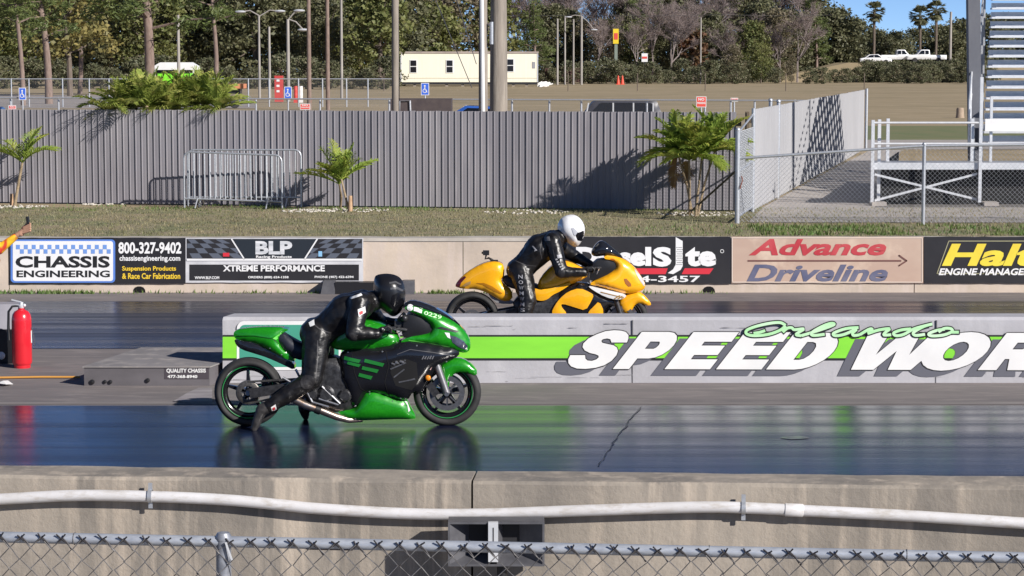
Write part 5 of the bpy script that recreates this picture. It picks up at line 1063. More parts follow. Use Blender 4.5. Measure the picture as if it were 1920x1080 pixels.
# white gravel rings round the palm feet
m_peb = mat('pale_pebbles', (.58, .54, .48), (.45, .42, .37), (12, 12, 12), .9)
for px, py, w in ((1300, 403, .9), (650, 396, .9), (30, 389, .7), (985, 399, .9), (195, 384, .5), (575, 397, .6)):
    b = MB(); c = gp(px, py); rn = random.Random(px); 
    for k in range(70):
        a_ = rn.uniform(0, 6.28); r = rn.uniform(0, 1) ** .5; b.ball(c + Vector((math.cos(a_) * r * w, math.sin(a_) * r * w * .8 + .1, .012)), rn.uniform(.018, .04), 6, (1, 1, .6))
    tag(b.build('pebbles', m_peb), ['pale pebbles scattered round a palm foot', 'pale stones scattered along the fence foot'][px in (985, 195, 575)], 'pebbles', None, 'stuff')
# ------------------------------------------------------------------ gate and chain-link fence by the bleachers
g0, g1 = gp(1382, 419), gp(1411, 398)
t = thing('chain_link_gate', g0, 'narrow galvanised chain-link gate standing open beside the bushy palm', 'gate')
z0, z1 = at(1386, 244, g0.y).z, at(1411, 203, g1.y).z
b = MB(); b.tube([g0, g0 + Vector((0, 0, z0))], .05, 12); b.ball(g0 + Vector((0, 0, z0)), .055, 10); b.build('post', m_galv, t)
b = MB(); b.tube([g1, g1 + Vector((0, 0, z1))], .04, 12); b.build('hinge_post', m_galv, t)
b = MB()
for (za, zb2) in ((.12, .12), (z0 - .06, z1 - .12), (1.0, 1.1)): b.tube([g0 + Vector((0, 0, za)), g1 + Vector((0, 0, zb2))], .02, 8)
b.build('gate_frame', m_galv, t)
b = MB(); d = g1 - g0; chain(b, g0 + Vector((0, 0, .12)), d, d.length, min(z0, z1) - .15, .033, .0032, 4); b.build('wire_mesh', m_galv, t)
b = MB(); p = at(1390, 330, g0.y - .06); pts = [p + Vector((.02 * math.sin(k), 0, -.05 * k)) for k in range(6)]; b.tube(pts, .014, 6); b.build('chain', mat('rusty_chain', (.2, .07, .05), rough=.7), t)
b = MB(); pa = at(1383, 318, g0.y + .05); pb = gp(1290, 400); b.tube([pa, Vector((pb.x, pb.y - .5, .05))], .022, 8); b.build('shadow_bar', m_dark, t)  # dark bar added along a slanting shadow line by the gate
YR = gp(1731, 421).y; t = thing('chain_link_fence', (at(1700, 420, YR).x, YR, 0), 'waist-high chain-link fence with a slim post in front of the bleachers', 'fence')
ra = g0 + Vector((0, 0, at(1393, 297, g0.y).z)); rb = at(1731, 273.5, YR); rc = at(2150, 268, YR)
b = MB(); b.tube([ra, rb, rc], .028, 10); b.build('top_rail', m_galv, t)
for px in (1731, 2095):
    b = MB(); c = Vector((at(px, 400, YR).x, YR, 0)); b.tube([c, c + Vector((0, 0, rb.z + .02))], .036, 12); b.ball(c + Vector((0, 0, rb.z + .03)), .042, 8); b.build('post', m_galv, t)
b = MB(); o = Vector((g0.x + .05, g0.y, .03)); w = rc.x - o.x
chain(b, o, (rc - ra) * Vector((1, 1, 0)), w, 1.5, .046, .0034, 4, 0, lambda s: ra.z - .04 + (rb.z - ra.z) * min(1, s / (rb.x - ra.x))); b.build('wire_mesh', m_galv, t)
# ------------------------------------------------------------------ bleachers
YB = gp(1640, 386).y; X = lambda px, Y=YB: at(px, 300, Y).x
bl = thing('bleachers', (X(1840), YB, 0), 'aluminium bleachers with rows of planks and a raised front walkway', 'bleachers')
zd = at(1700, 312, YB).z; zr = at(1700, 230, YB).z
b = MB(); b.box((X(1632), YB, zd - .07), (X(2300), YB + .06, zd + .08)); b.build('deck_edge', m_alu, bl, smooth=False)
b = MB(); b.box((X(1634), YB + .065, zd + .02), (X(2300), YB + 1.5, zd + .06), SK); b.build('deck', mat('deck_plank', (.42, .43, .45), (.34, .35, .37), (2, 14, 2), .5, .3), bl, smooth=False)
for px, dy in ((1636, 0), (1648, .5), (1664, 1.3), (1838, 0), (1822, 1.3), (2045, 0)):
    Y = YB - .045 + dy; b = MB(); c = Vector((X(px, Y), Y, 0)); h = zr + (1.0 if px == 1838 else .06); b.box((c.x - .035, c.y - .03, .08), (c.x + .035, c.y + .03, h)); b.build('post', m_alu, bl, smooth=False)
b = MB()
for z in (zr, (zr + zd) / 2 + .02): b.tube([(X(1636), YB - .045, z), (X(1838), YB - .045, z)], .024, 8); b.tube([(X(1838), YB - .045, z - .5 * (z == zr)), (X(2300), YB - .045, z - .5 * (z == zr))], .024, 8)
b.build('guard_rail', m_alu, bl)
for (a_, c_) in (((1640, 327), (1832, 374)), ((1640, 376), (1832, 326))):
    b = MB(); b.beam(at(*a_, YB + .03 + .01 * (a_[1] == 376)), at(*c_, YB + .03 + .01 * (a_[1] == 376)), .008, .05); b.build('cross_brace', m_alu, bl, smooth=False)
for px in (1648, 1858):
    b = MB(); Y = YB - .05; b.box((X(px) - .16, Y - .12, 0), (X(px) + .16, Y + .3, .09)); b.build('foot_block', m_walk, bl, smooth=False)
b = MB(); b.box((X(1634) + .1 + SK * .5, YB + .50, .02), (X(2300), YB + .52, zd - .03)); xs_ = X(1634) + .1 + SK * .5; b.box((xs_, YB + .53, .02), (xs_ + .02, YB + 9, zd - .03), SK); b.build('skirt_and_shade_panel', mat('black_tarp', (.005, .005, .006), (.012, .012, .014), (5, 5, 5), .8), bl, smooth=False)  # front is tarp; side panel added to throw shade on the walkway
b = MB(); Y = YB + 1.0; b.box((X(1846, Y), Y, at(1880, 246, Y).z), (X(2300), Y + .03, at(1880, 223, Y).z)); b.build('front_panel', m_white, bl, smooth=False)
nr_ = 22
for i in range(nr_):
    z = 1.55 + .245 * i; Y = YB + 1.6 + .62 * i; xl = X(1842) + SK * (Y - YB) * 1.0
    b = MB(); b.box((xl, Y, z), (xl + 9, Y + .26, z + .045)); b.build('seat_plank', m_alu, bl, smooth=False)
    b = MB(); b.box((xl + .02, Y - .34, z - .22), (xl + 9, Y - .06, z - .18)); b.build('foot_plank', m_alu, bl, smooth=False)
    b = MB(); b.box((xl + .02, Y + .262, z - .20), (xl + 9, Y + .275, z - .06)); b.build('riser', m_alu, bl, smooth=False)
b = MB()
for off in (.05, 1.9, 4.2, 7):
    p = Vector((X(1842) + off, YB + 1.5, 1.2)); q = p + Vector((SK * .62 * nr_, .62 * nr_, .245 * nr_)); b.beam(p, q, .05, .12)
    for i in range(2, nr_, 4):
        c = p + (q - p) * (i / nr_); b.beam(Vector((c.x, c.y, 0)), c, .06, .06, (0, 1, 0))
b.build('stringer_frame', m_galv, bl, smooth=False)
p = Vector((X(1840), YB + 1.5, 1.35)); q = p + Vector((SK * .62 * nr_, .62 * nr_, .245 * nr_)); b = MB()
for h in (.45, .95): b.tube([p + Vector((0, 0, h)), q + Vector((0, 0, h))], .024, 8)
for i in range(0, nr_ + 1, 2): c = p + (q - p) * (i / nr_); b.tube([c - Vector((0, 0, .1)), c + Vector((0, 0, .97))], .022, 8)
b.build('side_rail', m_alu, bl)
b = MB(); b.box((X(1855, YB + 1.1), YB + 1.1, zd), (X(1855, YB + 1.1) + .06, YB + 1.16, zd + 1.5)); b.build('stair_post', m_alu, bl, smooth=False)
Yc = YB + 3.2; cx = at(1828, 200, Yc); b = MB(); top = at(1818, -40, Yc)
b.obox(Vector(((at(1831, 240, Yc).x + at(1823, -30, Yc).x) / 2, Yc, 2.75)), (.14, 0, 0), (0, .14, 0), ((at(1823, -30, Yc).x - at(1831, 240, Yc).x) / 2, 0, 2.75)); tag(b.build('steel_column', mat('grey_column_paint', (.10, .105, .125), (.13, .135, .155), (2, 2, 1), .6), smooth=False), 'tall dark grey steel column rising at the left side of the bleachers', 'column')
c = gp(1800, 221); b = MB(); b.lathe([(0, 0), (.24, 0), (.21, .2), (.2, .48), (.17, .54), (0, .56)], c, (0, 0, 1), 12); tag(b.build('tree_stump', mat('cut_wood', (.42, .33, .25), (.3, .23, .17), (5, 5, 3), .9, bump=.02)), 'short pale wooden stump in the field left of the bleachers', 'stump')
# ------------------------------------------------------------------ bystander at the left edge
YP = 27.3; t = thing('person', Vector((at(-38, 500, YP).x, YP, 0)), 'bystander in a red and yellow sleeve reaching in from the left, phone in hand', 'person')
pp = lambda px, py, dy=0: at(px, py, YP + dy)
m_fl = mat('flame_sleeve', (0.60, 0.05, 0.02), (0.85, 0.50, 0.02), (9, 9, 6), .7, detail=1, lo=.45, hi=.55, c3=(.03, .02, .02), scale3=(5, 5, 8)); m_skin = mat('skin', (.52, .30, .20), (.46, .25, .17), (12, 12, 12), .55)
b = MB(); cx = at(-38, 500, YP).x; V = lambda x, y, z: Vector((cx + x, YP + y, z))
for s in (-1, 1):
    b.capsule(V(.0, s * .09, .92), V(.03, s * .11, .5), .095, .065); b.capsule(V(.03, s * .11, .5), V(.0, s * .12, .09), .06, .045); b.capsule(V(-.03, s * .12, .05), V(.16, s * .14, .04), .045, .035)
    b.capsule(V(0, s * .08, .95), V(0, s * .10, 1.25), .12, .13)
b.capsule(V(0, -.09, .95), V(0, .09, .95), .12, .12); b.capsule(V(0, -.17, 1.42), V(0, .17, 1.42), .07, .07); b.capsule(V(0, 0, 1.25), V(0, 0, 1.42), .13, .1); b.capsule(V(0, 0, 1.45), V(.02, 0, 1.58), .055, .055)
b.ball(V(.03, 0, 1.66), .1, 14, (1.05, .85, 1.2)); b.ball(V(.135, 0, 1.65), .018, 8)
elb = pp(-2, 468, -.1); wri = pp(32, 441, -.1); b.capsule(V(0, -.19, 1.40), elb, .058, .048); b.capsule(elb, wri, .046, .027); b.capsule(V(0, .19, 1.40), V(.03, .25, 1.12), .055, .045); b.capsule(V(.03, .25, 1.12), V(.16, .22, .92), .042, .03)
for s in (-1, 1): b.capsule(V(.03, s * .08, 1.67), V(.01, s * .095, 1.64), .014, .012, 6)
bod = remeshed(b, 'body', m_skin, t, .014, 3)
b = MB()
for s in (-1, 1): b.capsule(V(0, s * .08, 1.0), V(0, s * .10, 1.25), .128, .138); b.capsule(V(0, s * .05, 1.3), V(0, s * .15, 1.43), .12, .08)
b.capsule(V(0, -.19, 1.40), elb, .068, .060); b.capsule(elb, elb * .12 + wri * .88, .059, .040); b.capsule(V(0, .19, 1.40), V(.03, .25, 1.12), .065, .056); b.capsule(V(.03, .25, 1.12), V(.15, .222, .94), .055, .042)
remeshed(b, 'jacket', m_fl, t, .013, 3)
b = MB()
for s in (-1, 1): b.capsule(V(.0, s * .09, .94), V(.03, s * .11, .5), .108, .082); b.capsule(V(.03, s * .11, .5), V(.0, s * .12, .12), .080, .075)
b.capsule(V(0, -.09, .97), V(0, .09, .97), .128, .128); remeshed(b, 'trousers', mat('dark_maroon_cloth', (.07, .015, .015), (.10, .02, .02), (8, 8, 8), .85), t, .014, 3)
b = MB(); b.ball(V(.01, 0, 1.70), .108, 12, (1.05, .9, 1.1)); b.build('hair', mat('dark_hair', (.03, .02, .015), rough=.6), t)
b = MB()
for s in (-1, 1): b.capsule(V(-.05, s * .12, .04), V(.17, s * .14, .04), .05, .042)
b.build('shoes', m_blk, t)
b = MB(); pc = pp(45, 432, -.1); b.capsule(wri, pp(40, 436, -.1), .030, .034, 10); b.capsule(pp(39, 438, -.1), pp(46, 430, -.1), .035, .033, 10)
for k in range(4): f0 = pp(47 + 2.5 * k * .6, 437 - 5 * k, -.135 + .002 * k); f1 = pp(57, 433 - 4.2 * k, -.15); f2 = pp(55.5, 430.5 - 4.2 * k, -.115); b.capsule(pp(44, 437 - 3.5 * k, -.125), f1, .012, .011, 8); b.capsule(f1, f2, .011, .009, 8)
b.capsule(pp(42, 428, -.08), pp(49, 421, -.075), .014, .011, 8); b.capsule(pp(49, 421, -.075), pp(52, 416, -.09), .011, .009, 8)
remeshed(b, 'hand', m_skin, t, .005, 2)
b = MB(); b.obox(pp(53, 420, -.1), (.012, 0, .004), (0, .036, 0), (-.01, 0, .085)); tag(b.build('phone', m_blk, smooth=False), 'dark phone held upright in the bystander\'s raised hand', 'phone')
# ================================================================== BACKGROUND
RN = random.Random(11)
m_bark = mat('tree_bark', (0.11, 0.085, 0.065), (0.17, 0.135, 0.11), (5, 5, 1.5), .9, bump=.02, coord='obj'); m_pbark = mat('pine_bark', (0.165, 0.115, 0.095), (0.25, 0.185, 0.155), (7, 7, 2.5), .9, bump=.02, coord='obj')
m_oak = leafmat('evergreen_leaf', (0.105, 0.112, 0.058), (0.155, 0.158, 0.075), (0.20, 0.18, 0.105), sc=.3); m_mid = leafmat('mid_green_leaf', (0.13, 0.16, 0.05), (0.21, 0.22, 0.07), (0.25, 0.22, 0.10), sc=.3); m_olive = leafmat('olive_brown_leaf', (0.16, 0.138, 0.085), (0.21, 0.18, 0.10), (.25, .205, .15), sc=.3)
m_yl = leafmat('yellowing_leaf', (0.26, 0.22, 0.07), (0.17, 0.165, 0.06), (.38, .29, .09), sc=.4); m_pin = leafmat('pine_needles', (0.115, 0.155, 0.045), (0.175, 0.205, 0.06), (0.075, 0.105, 0.04), sc=.5)
m_twig = leafmat('bare_twigs', (0.24, 0.185, 0.175), (0.33, 0.265, 0.25), (.28, .22, .18), sc=.3); m_bushm = leafmat('bush_leaf', (0.105, 0.118, 0.062), (0.165, 0.17, 0.085), (.23, .195, .13), sc=.5); m_rust = leafmat('rusty_leaf', (0.17, 0.07, 0.04), (0.12, 0.09, 0.04), (.22, .10, .05), sc=.5)
def leaves(b, c, R, n, sz, rn, flat=.75, asp=1.6):
    vs = []; fs = []
    for _ in range(n):
        while True:
            p = Vector((rn.uniform(-1, 1), rn.uniform(-1, 1), rn.uniform(-1, 1)))
            if p.length <= 1: break
        p = c + Vector((p.x * R, p.y * R, p.z * R * flat)); u = Vector((rn.gauss(0, 1), rn.gauss(0, 1), rn.gauss(0, .6))).normalized(); v = u.cross(Vector((rn.gauss(0, 1), rn.gauss(0, 1), rn.gauss(0, 1)))).normalized(); s = sz * rn.uniform(.6, 1.3)
        k = len(vs); vs += [p - u * s * asp * .5, p + v * s * .5, p + u * s * asp * .5, p - v * s * .5]; fs.append((k, k + 1, k + 2, k + 3))
    b.add(vs, fs)
def tree_proto(kind, hgt, rad, seed, lm, label, nclump, nleaf, sz, trunk_r=.22, low=.28, bark=None, name='broadleaf_tree', group=None):
    rn = random.Random(seed); t = thing(name, (0, 0, 0), label, 'tree', group)
    top = Vector((rn.uniform(-.4, .4), rn.uniform(-.4, .4), hgt * .8)); b = MB(); P = [Vector((0, 0, -.1)), Vector((rn.uniform(-.15, .15), 0, hgt * .3)), top * .75, top]; b.tube(P, [trunk_r * 1.2, trunk_r, trunk_r * .6, trunk_r * .2], 8)
    cl = []
    for i in range(nclump):
        z = low + (1 - low) * rn.random() ** .85; f = (z - low) / (1 - low); env = math.sin(math.pi * min(.97, .16 + .80 * f)) ** .6
        a = rn.uniform(0, 6.283); r = rad * env * (rn.random() ** .45) * rn.uniform(.75, 1.15); cl.append((Vector((math.cos(a) * r, math.sin(a) * r, z * hgt)), rad * rn.uniform(.16, .32)))
    for c, R in cl[:14]:
        s = P[1] + (top - P[1]) * max(0, min(.9, (c.z / hgt - .35))); b.tube([s, (s + c) / 2 + Vector((0, 0, -.2)), c], [trunk_r * .4, trunk_r * .25, .03], 5)
    b.build('trunk', bark or m_bark, t)
    b = MB()
    for c, R in cl: leaves(b, c, R, nleaf, sz, rn)
    b.build('crown', lm, t, smooth=False, fix=False); return t
def pine_proto(hgt, seed, label, low, trunk_r, spread, name='pine_tree', nb=34):
    rn = random.Random(seed); t = thing(name, (0, 0, 0), label, 'tree'); b = MB(); lean = rn.uniform(-.3, .3)
    ax = lambda z: Vector((lean * (z / hgt) + .12 * math.sin(z * .5), .1 * math.sin(z * .4), z)); b.tube([ax(hgt * k / 10) - Vector((0, 0, .1 * (k == 0))) for k in range(11)], [trunk_r * (1.12 - .85 * k / 10) for k in range(11)], 10)
    f = MB()
    for i in range(nb):
        z = hgt * (low + (1 - low) * (i + rn.random()) / nb); a = i * 2.4 + rn.uniform(-.4, .4); L = spread * (1 - .75 * (z / hgt - low) / (1 - low)) * rn.uniform(.6, 1.15); s = ax(z); e = s + Vector((math.cos(a) * L, math.sin(a) * L, rn.uniform(-.5, .5) + L * .12)); b.tube([s, (s + e) / 2 + Vector((0, 0, .15)), e], [.07, .045, .02], 5)
        for k in range(int(3 + L * 2)):
            q = s + (e - s) * rn.uniform(.35, 1.08) + Vector((rn.uniform(-.5, .5), rn.uniform(-.5, .5), rn.uniform(-.25, .4))); leaves(f, q, .48, 34, .085, rn, .7, 4.2)
    b.build('trunk', m_pbark, t); f.build('crown', m_pin, t, smooth=False, fix=False); return t
def bare_proto(hgt, seed, label):
    rn = random.Random(seed); t = thing('bare_tree', (0, 0, 0), label, 'tree', 'leafless trees in the far wood'); b = MB(); f = MB()
    def grow(p, d, L, r, lv):
        e = p + d * L; b.tube([p, (p + e) / 2 + Vector((rn.uniform(-.1, .1), 0, 0)) * L, e], [r, r * .8, r * .6], 5 if lv < 2 else 3)
        if lv >= 3:
            for _ in range(5):
                u = (d + Vector((rn.gauss(0, .6), rn.gauss(0, .6), rn.gauss(0, .5)))).normalized() * rn.uniform(.5, 1.3); w = u.cross(Vector((rn.gauss(0, 1), rn.gauss(0, 1), 0))).normalized() * .022; q = p + (e - p) * rn.random(); f.add([q - w, q + w, q + u], [(0, 1, 2)])
        if lv < 5:
            for _ in range(3 if lv else 4):
                grow(p + (e - p) * rn.uniform(.55, 1), (d + Vector((rn.gauss(0, .42), rn.gauss(0, .42), rn.uniform(-.1, .3)))).normalized(), L * rn.uniform(.55, .8), r * .58, lv + 1)
    grow(Vector((0, 0, -.1)), Vector((0, 0, 1)), hgt * .33, .2, 0)
    b.build('trunk', mat('grey_bark', (.20, .165, .155), (.27, .225, .21), (3, 3, 1), .9), t); f.build('crown', m_twig, t, smooth=False, fix=False); return t
WOOD = 'dense dark evergreen tree in the wood behind the field'
LB = {'oak': 'dark evergreen tree standing in the dense wood behind the field', 'mid': 'lighter green tree standing in the dense wood behind the field', 'bush': 'low scrubby bush along the far edge of the field', 'bare': 'leafless pinkish grey tree in the far wood', 'far': 'dark rounded tree under the open sky at the right of the wood'}
protos = {
 'oak': [tree_proto('oak', 13, 4.6, s, m_oak, LB['oak'], 210, 34, .30, group='dark trees of the wood', low=.05) for s in (1, 2, 3)],
 'mid': [tree_proto('mid', 12, 4.0, s, m_mid, LB['mid'], 170, 34, .28, group='lighter trees of the wood', low=.12) for s in (4, 5)] + [tree_proto('mid', 12, 3.8, 17, m_olive, LB['mid'], 130, 30, .28, group='lighter trees of the wood', low=.10)],
 'bush': [tree_proto('bush', 3.2, 2.2, s, m_bushm, LB['bush'], 70, 30, .17, .06, .03, name='bush', group='bushes along the far field edge') for s in (6, 7)],
 'bare': [bare_proto(15, s, LB['bare']) for s in (8, 9)],
 'far': [tree_proto('far', 9, 4.8, s, m_oak, LB['far'], 200, 34, .28, .2, .05, group='rounded trees at the right of the wood') for s in (13, 14)],
}
for ch in protos['bush']: ch['category'] = 'bush'
used = {}
def plant(kind, px, Y, sc, label=None, idx=None, group=None, single=False, sx=None):
    L = protos[kind]; i = RN.randrange(len(L)) if idx is None else idx; r = L[i]; x = at(px, 300, Y).x; k = (kind, i)
    s3 = (sc * (sx or 1) * RN.uniform(.92, 1.08), sc * (sx or 1), sc)
    if k not in used:
        used[k] = 1; r.location = (x, Y, 0); r.rotation_euler = (0, 0, RN.uniform(0, 6.28)); r.scale = s3
        if label: r['label'] = label
        if single: del r['group']
        return r
    c = put(r, (x, Y, 0), RN.uniform(0, 6.28), s3)
    if not label: c['label'] = LB[kind]
    else: c['label'] = label
    if not single and 'group' not in c: c['group'] = {'oak': 'dark trees of the wood', 'mid': 'lighter trees of the wood', 'bush': 'bushes along the far field edge', 'bare': 'leafless trees in the far wood', 'far': 'rounded trees at the right of the wood'}[kind]
    if single and 'group' in c: del c['group']
    return c
px = -160
while px < 930: plant(RN.choice(('oak', 'mid', 'mid')), px, RN.uniform(320, 350), RN.uniform(1.2, 1.6)); px += RN.uniform(42, 62)
px = -140
while px < 740: plant(RN.choice(('oak', 'mid', 'mid', 'oak')), px, RN.uniform(262, 290), RN.uniform(.75, 1.2)); px += RN.uniform(50, 80)
px = 900
while px < 1480: plant('bare', px, RN.uniform(350, 385), RN.uniform(.9, 1.25)); px += RN.uniform(16, 26)
px = 1120
while px < 1500: plant('bare', px, RN.uniform(312, 328), RN.uniform(.55, .9)); px += RN.uniform(22, 40)
px = 905
while px < 1500: plant(RN.choice(('oak', 'mid', 'oak')), px, RN.uniform(330, 345), RN.uniform(.45, .66) if px < 1110 else RN.uniform(.5, .85)); px += RN.uniform(42, 66)
for px, s in ((1190, 1.15), (1270, 1.2), (1350, 1.25), (1415, 1.1)): plant('oak', px, 352, s, sx=.7)
for px, s in ((1500, .95), (1518, 1.3), (1560, 1.1), (1600, .95), (1640, .78), (1680, .75), (1722, .80), (1765, .85), (1800, .95), (1850, 1.0), (1900, 1), (1960, 1), (2030, 1), (2100, 1)): plant('far', px, RN.uniform(345, 360), s)
for px, s in ((1535, .75), (1585, .7), (1610, .6), (1660, .7), (1790, .72)): plant('far', px, RN.uniform(344, 350), s)
px = 1015
while px < 1860:
    if not (1470 < px < 1500): plant('bush', px, RN.uniform(296, 318), RN.uniform(.5, 1.0) if px < 1480 else RN.uniform(.45, .62) if px < 1625 else RN.uniform(.68, .80))
    px += RN.uniform(18, 30)
px = 1625
while px < 1850: plant('bush', px, RN.uniform(319, 322), RN.uniform(.78, .9)); px += RN.uniform(14, 22)
for px, Y, s in ((1030, 338, .8), (1062, 340, .75), (1100, 336, .7), (1140, 322, .6), (1180, 326, .62), (1240, 322, .55), (1330, 322, .7), (1410, 318, .65), (1455, 322, .8)): plant(RN.choice(('mid', 'oak')), px, Y, s)
px = -60
while px < 740: plant('bush', px, RN.uniform(248, 258), RN.uniform(.6, 1.1)); px += RN.uniform(28, 50)
plant('mid', 1372, 303, .40, 'yellowish green leafy shrub, taller than the bushes, at the far edge of the field', single=True); plant('mid', 1425, 310, .42, 'olive green shrub right of the yellowish shrub at the far field edge', single=True); plant('mid', 1483, 306, .30, 'slim green shrub standing left of the gap in the far bushes', single=True, sx=.6)
t = tree_proto('y', 10, 4.2, 31, m_yl, 'yellowing tree behind the leaning pine at the left', 80, 30, .34, name='broadleaf_tree'); t.location = (at(132, 200, 205).x, 205, 0)
t = tree_proto('r', 7, 2.2, 33, m_rust, 'rust-leaved slender tree among the far wood left of the yellowish shrub', 46, 28, .34, name='broadleaf_tree'); t.location = (at(1297, 200, 318).x, 318, 0)
t = tree_proto('g', 11, 3.4, 34, m_mid, 'bright green leafy tree left of the long cream trailer', 95, 34, .36, name='broadleaf_tree', trunk_r=.26, low=.3); t.location = (at(712, 200, 262).x, 262, 0)
t = tree_proto('g', 10, 3.6, 35, m_mid, 'bright green tree rising behind the cream trailer', 95, 34, .36, name='broadleaf_tree'); t.location = (at(812, 200, 300).x, 300, 0)
# pines
t = pine_proto(15, 41, 'tall pine with a thick reddish trunk behind the palm clump', .30, .24, 3.6); t.location = (at(277, 200, 112).x, 112, 0)
t = pine_proto(13, 42, 'leaning pine with a reddish trunk near the left edge', .36, .26, 2.6); Y = 170; t.location = (at(92, 200, Y).x, Y, 0); t.rotation_euler = (0, math.radians(-4), 0)
t = pine_proto(13, 43, 'thin dark-trunked pine at the far left edge', .42, .17, 2.2); Y = 165; t.location = (at(44, 200, Y).x, Y, 0); t.rotation_euler = (0, math.radians(-2), .6)
for px, Y, h, lb in ((150, 215, 17, 'tall slim pine left of the thick reddish trunk'), (405, 205, 17, 'tall pine right of the thick reddish trunk, above the orange trailer'), (1000, 300, 10, 'short dark pine behind the right end of the cream trailer'), (1215, 330, 17, 'tall dark pine near the pole signs in the far wood'), (1530, 335, 12, 'ragged pine silhouetted against the sky left of the lone fan palm')):
    t = pine_proto(h, px, lb, .35 if h > 12 else .25, .2, 2.8, nb=30); t.location = (at(px, 200, Y).x, Y, 0)
# far fan palms
def fan_palm(px, Y, h, seed, label):
    rn = random.Random(seed); t = thing('fan_palm', (at(px, 200, Y).x, Y, 0), label, 'palm'); o = t.location.copy(); b = MB(); b.tube([o, o + Vector((.1, 0, h * .5)), o + Vector((.05, 0, h))], [.22, .18, .2], 8); b.build('trunk', m_bark, t); f = MB()
    for i in range(40):
        a = rn.uniform(0, 6.28); e = rn.uniform(-1.1, 1.4); d = Vector((math.cos(a) * math.cos(e), math.sin(a) * math.cos(e), math.sin(e))); c = o + Vector((0, 0, h)) + d * .9; s = d.cross(Vector((.01, 0, 1))).normalized(); u = s.cross(d)
        f.tube([o + Vector((0, 0, h)), c], .025, 4)
        for k in range(9):
            g = (k - 4) * .26; q = (d * math.cos(g) + s * math.sin(g) - u * abs(math.sin(g)) * .2).normalized(); w = (s * math.cos(g) - d * math.sin(g)) * .13; e2 = c + q * rn.uniform(.75, 1.0) - Vector((0, 0, rn.uniform(0, .2))); f.add([c, c + q * .5 + w, e2, c + q * .5 - w], [(0, 1, 2, 3)])
    f.build('crown', m_oak, t, smooth=False, fix=False)
fan_palm(1636, 340, 9.7, 1, 'lone fan palm standing out against the sky'); fan_palm(1722, 345, 9.2, 2, 'left fan palm of the pair before the bleachers'); fan_palm(1752, 338, 9.8, 3, 'right, taller fan palm of the pair before the bleachers')
# ------------------------------------------------------------------ rear fences
m_far = meshmat('far_chain_mesh', (.30, .31, .33), .07)
def wire_fence(Y0, pxs, ztop, label, px0, px1, rail_r, Y1=None):
    Y1 = Y1 or Y0; a = at(px0, 200, Y0); q = at(px1, 200, Y1); a.z = q.z = 0; t = thing('chain_link_fence', (a + q) / 2, label, 'fence'); zt = Vector((0, 0, ztop))
    b = MB(); b.tube([a + zt, q + zt], rail_r, 8); b.build('top_rail', m_galv, t)
    b = MB(); b.add([a, q, q + zt, a + zt], [(0, 1, 2, 3)]); b.build('wire_mesh', m_far, t, smooth=False)
    for px in pxs:
        Y = Y0 + (Y1 - Y0) * (px - px0) / (px1 - px0); c = at(px, 200, Y); c.z = 0; b = MB(); b.tube([c, c + zt * 1.02], rail_r * 1.25, 8); b.build('post', m_galv, t)
wire_fence(100, (20, 110, 340, 480, 600, 730, 960, 1030, 1090, 1213, 1322, 1370, 1415, 1490), 1.62, 'chain-link fence with a straight top rail just behind the dark fence', -400, 1560, .032, 92)
wire_fence(160, (-40, 22, 55, 118, 168, 205, 265, 330, 400, 428, 466, 505, 560, 605, 650, 690), 1.85, 'chain-link fence in front of the wood at the left', -300, 735, .035)
for i, px in enumerate((720, 1065, 1195, 1322, 1473, 1620)):
    b = MB(); c = at(px, 200, 235); c.z = 0; b.tube([c, c + Vector((0, 0, 1.75))], .05, 6); tag(b.build('field_post', m_bark), ('lone thin post in the field, ' + ('left of the cream trailer', 'right of the cream trailer', 'left of the red-lettered sign', 'below the yellowish shrub', 'below the gap in the bushes', 'nearest the bleachers')[i]), 'post', 'thin posts across the field')
# ------------------------------------------------------------------ poles
m_wood = mat('grey_pole_wood', (.30, .26, .22), (.20, .175, .15), (6, 6, .8), .9, bump=.01, c3=(.35, .31, .26), scale3=(12, 12, 1)); m_pale = mat('pale_pole', (.36, .33, .30), (.27, .25, .23), (3, 3, .6), .8)
def pole(px, Y, w, ytop, label, m=None, lean=0, name='utility_pole', base=None):
    c = gp(px, 0) if False else at(px, 200, Y); c.z = 0; s = F / Y; h = at(px, ytop, Y).z; t = thing(name, c, label, 'pole'); b = MB(); r = w / s / 2; b.tube([c, c + Vector((lean * h * .5, 0, h * .5)), c + Vector((lean * h, 0, h))], [r * 1.08, r, r * .85], 14); b.build('shaft', m or m_wood, t); return t
pole(742, 62, 14.5, -120, 'bare wooden utility pole left of the cream trailer'); pole(935, 60, 33, -120, 'thickest wooden utility pole, in front of the cream trailer')
t = pole(906, 58.8, 17, -120, 'thinner wooden pole with a white conduit, beside the thickest pole')
b = MB(); c = at(904, 200, 58.58); b.tube([(c.x + .04, c.y, 0), (c.x - .02, c.y, 6)], .05, 8); b.build('conduit', m_white, t)
b = MB(); c = at(921.5, 62, 58.7); b.tube([c - Vector((0, 0, .27)), c + Vector((0, 0, .27))], .05, 10); b.beam(c + Vector((-.12, .1, .2)), c + Vector((0, 0, .2)), .03, .03); b.build('meter_tube', m_galv, t)
b = MB()
for (x0_, y0_, x1_, y1_) in ((800, -40, 885, 165), (850, -20, 893, 120)): b.tube([at(x0_, y0_, 75), at(x1_, y1_, 66)], .012, 5)
b.build('guy_wire', m_wire, t)
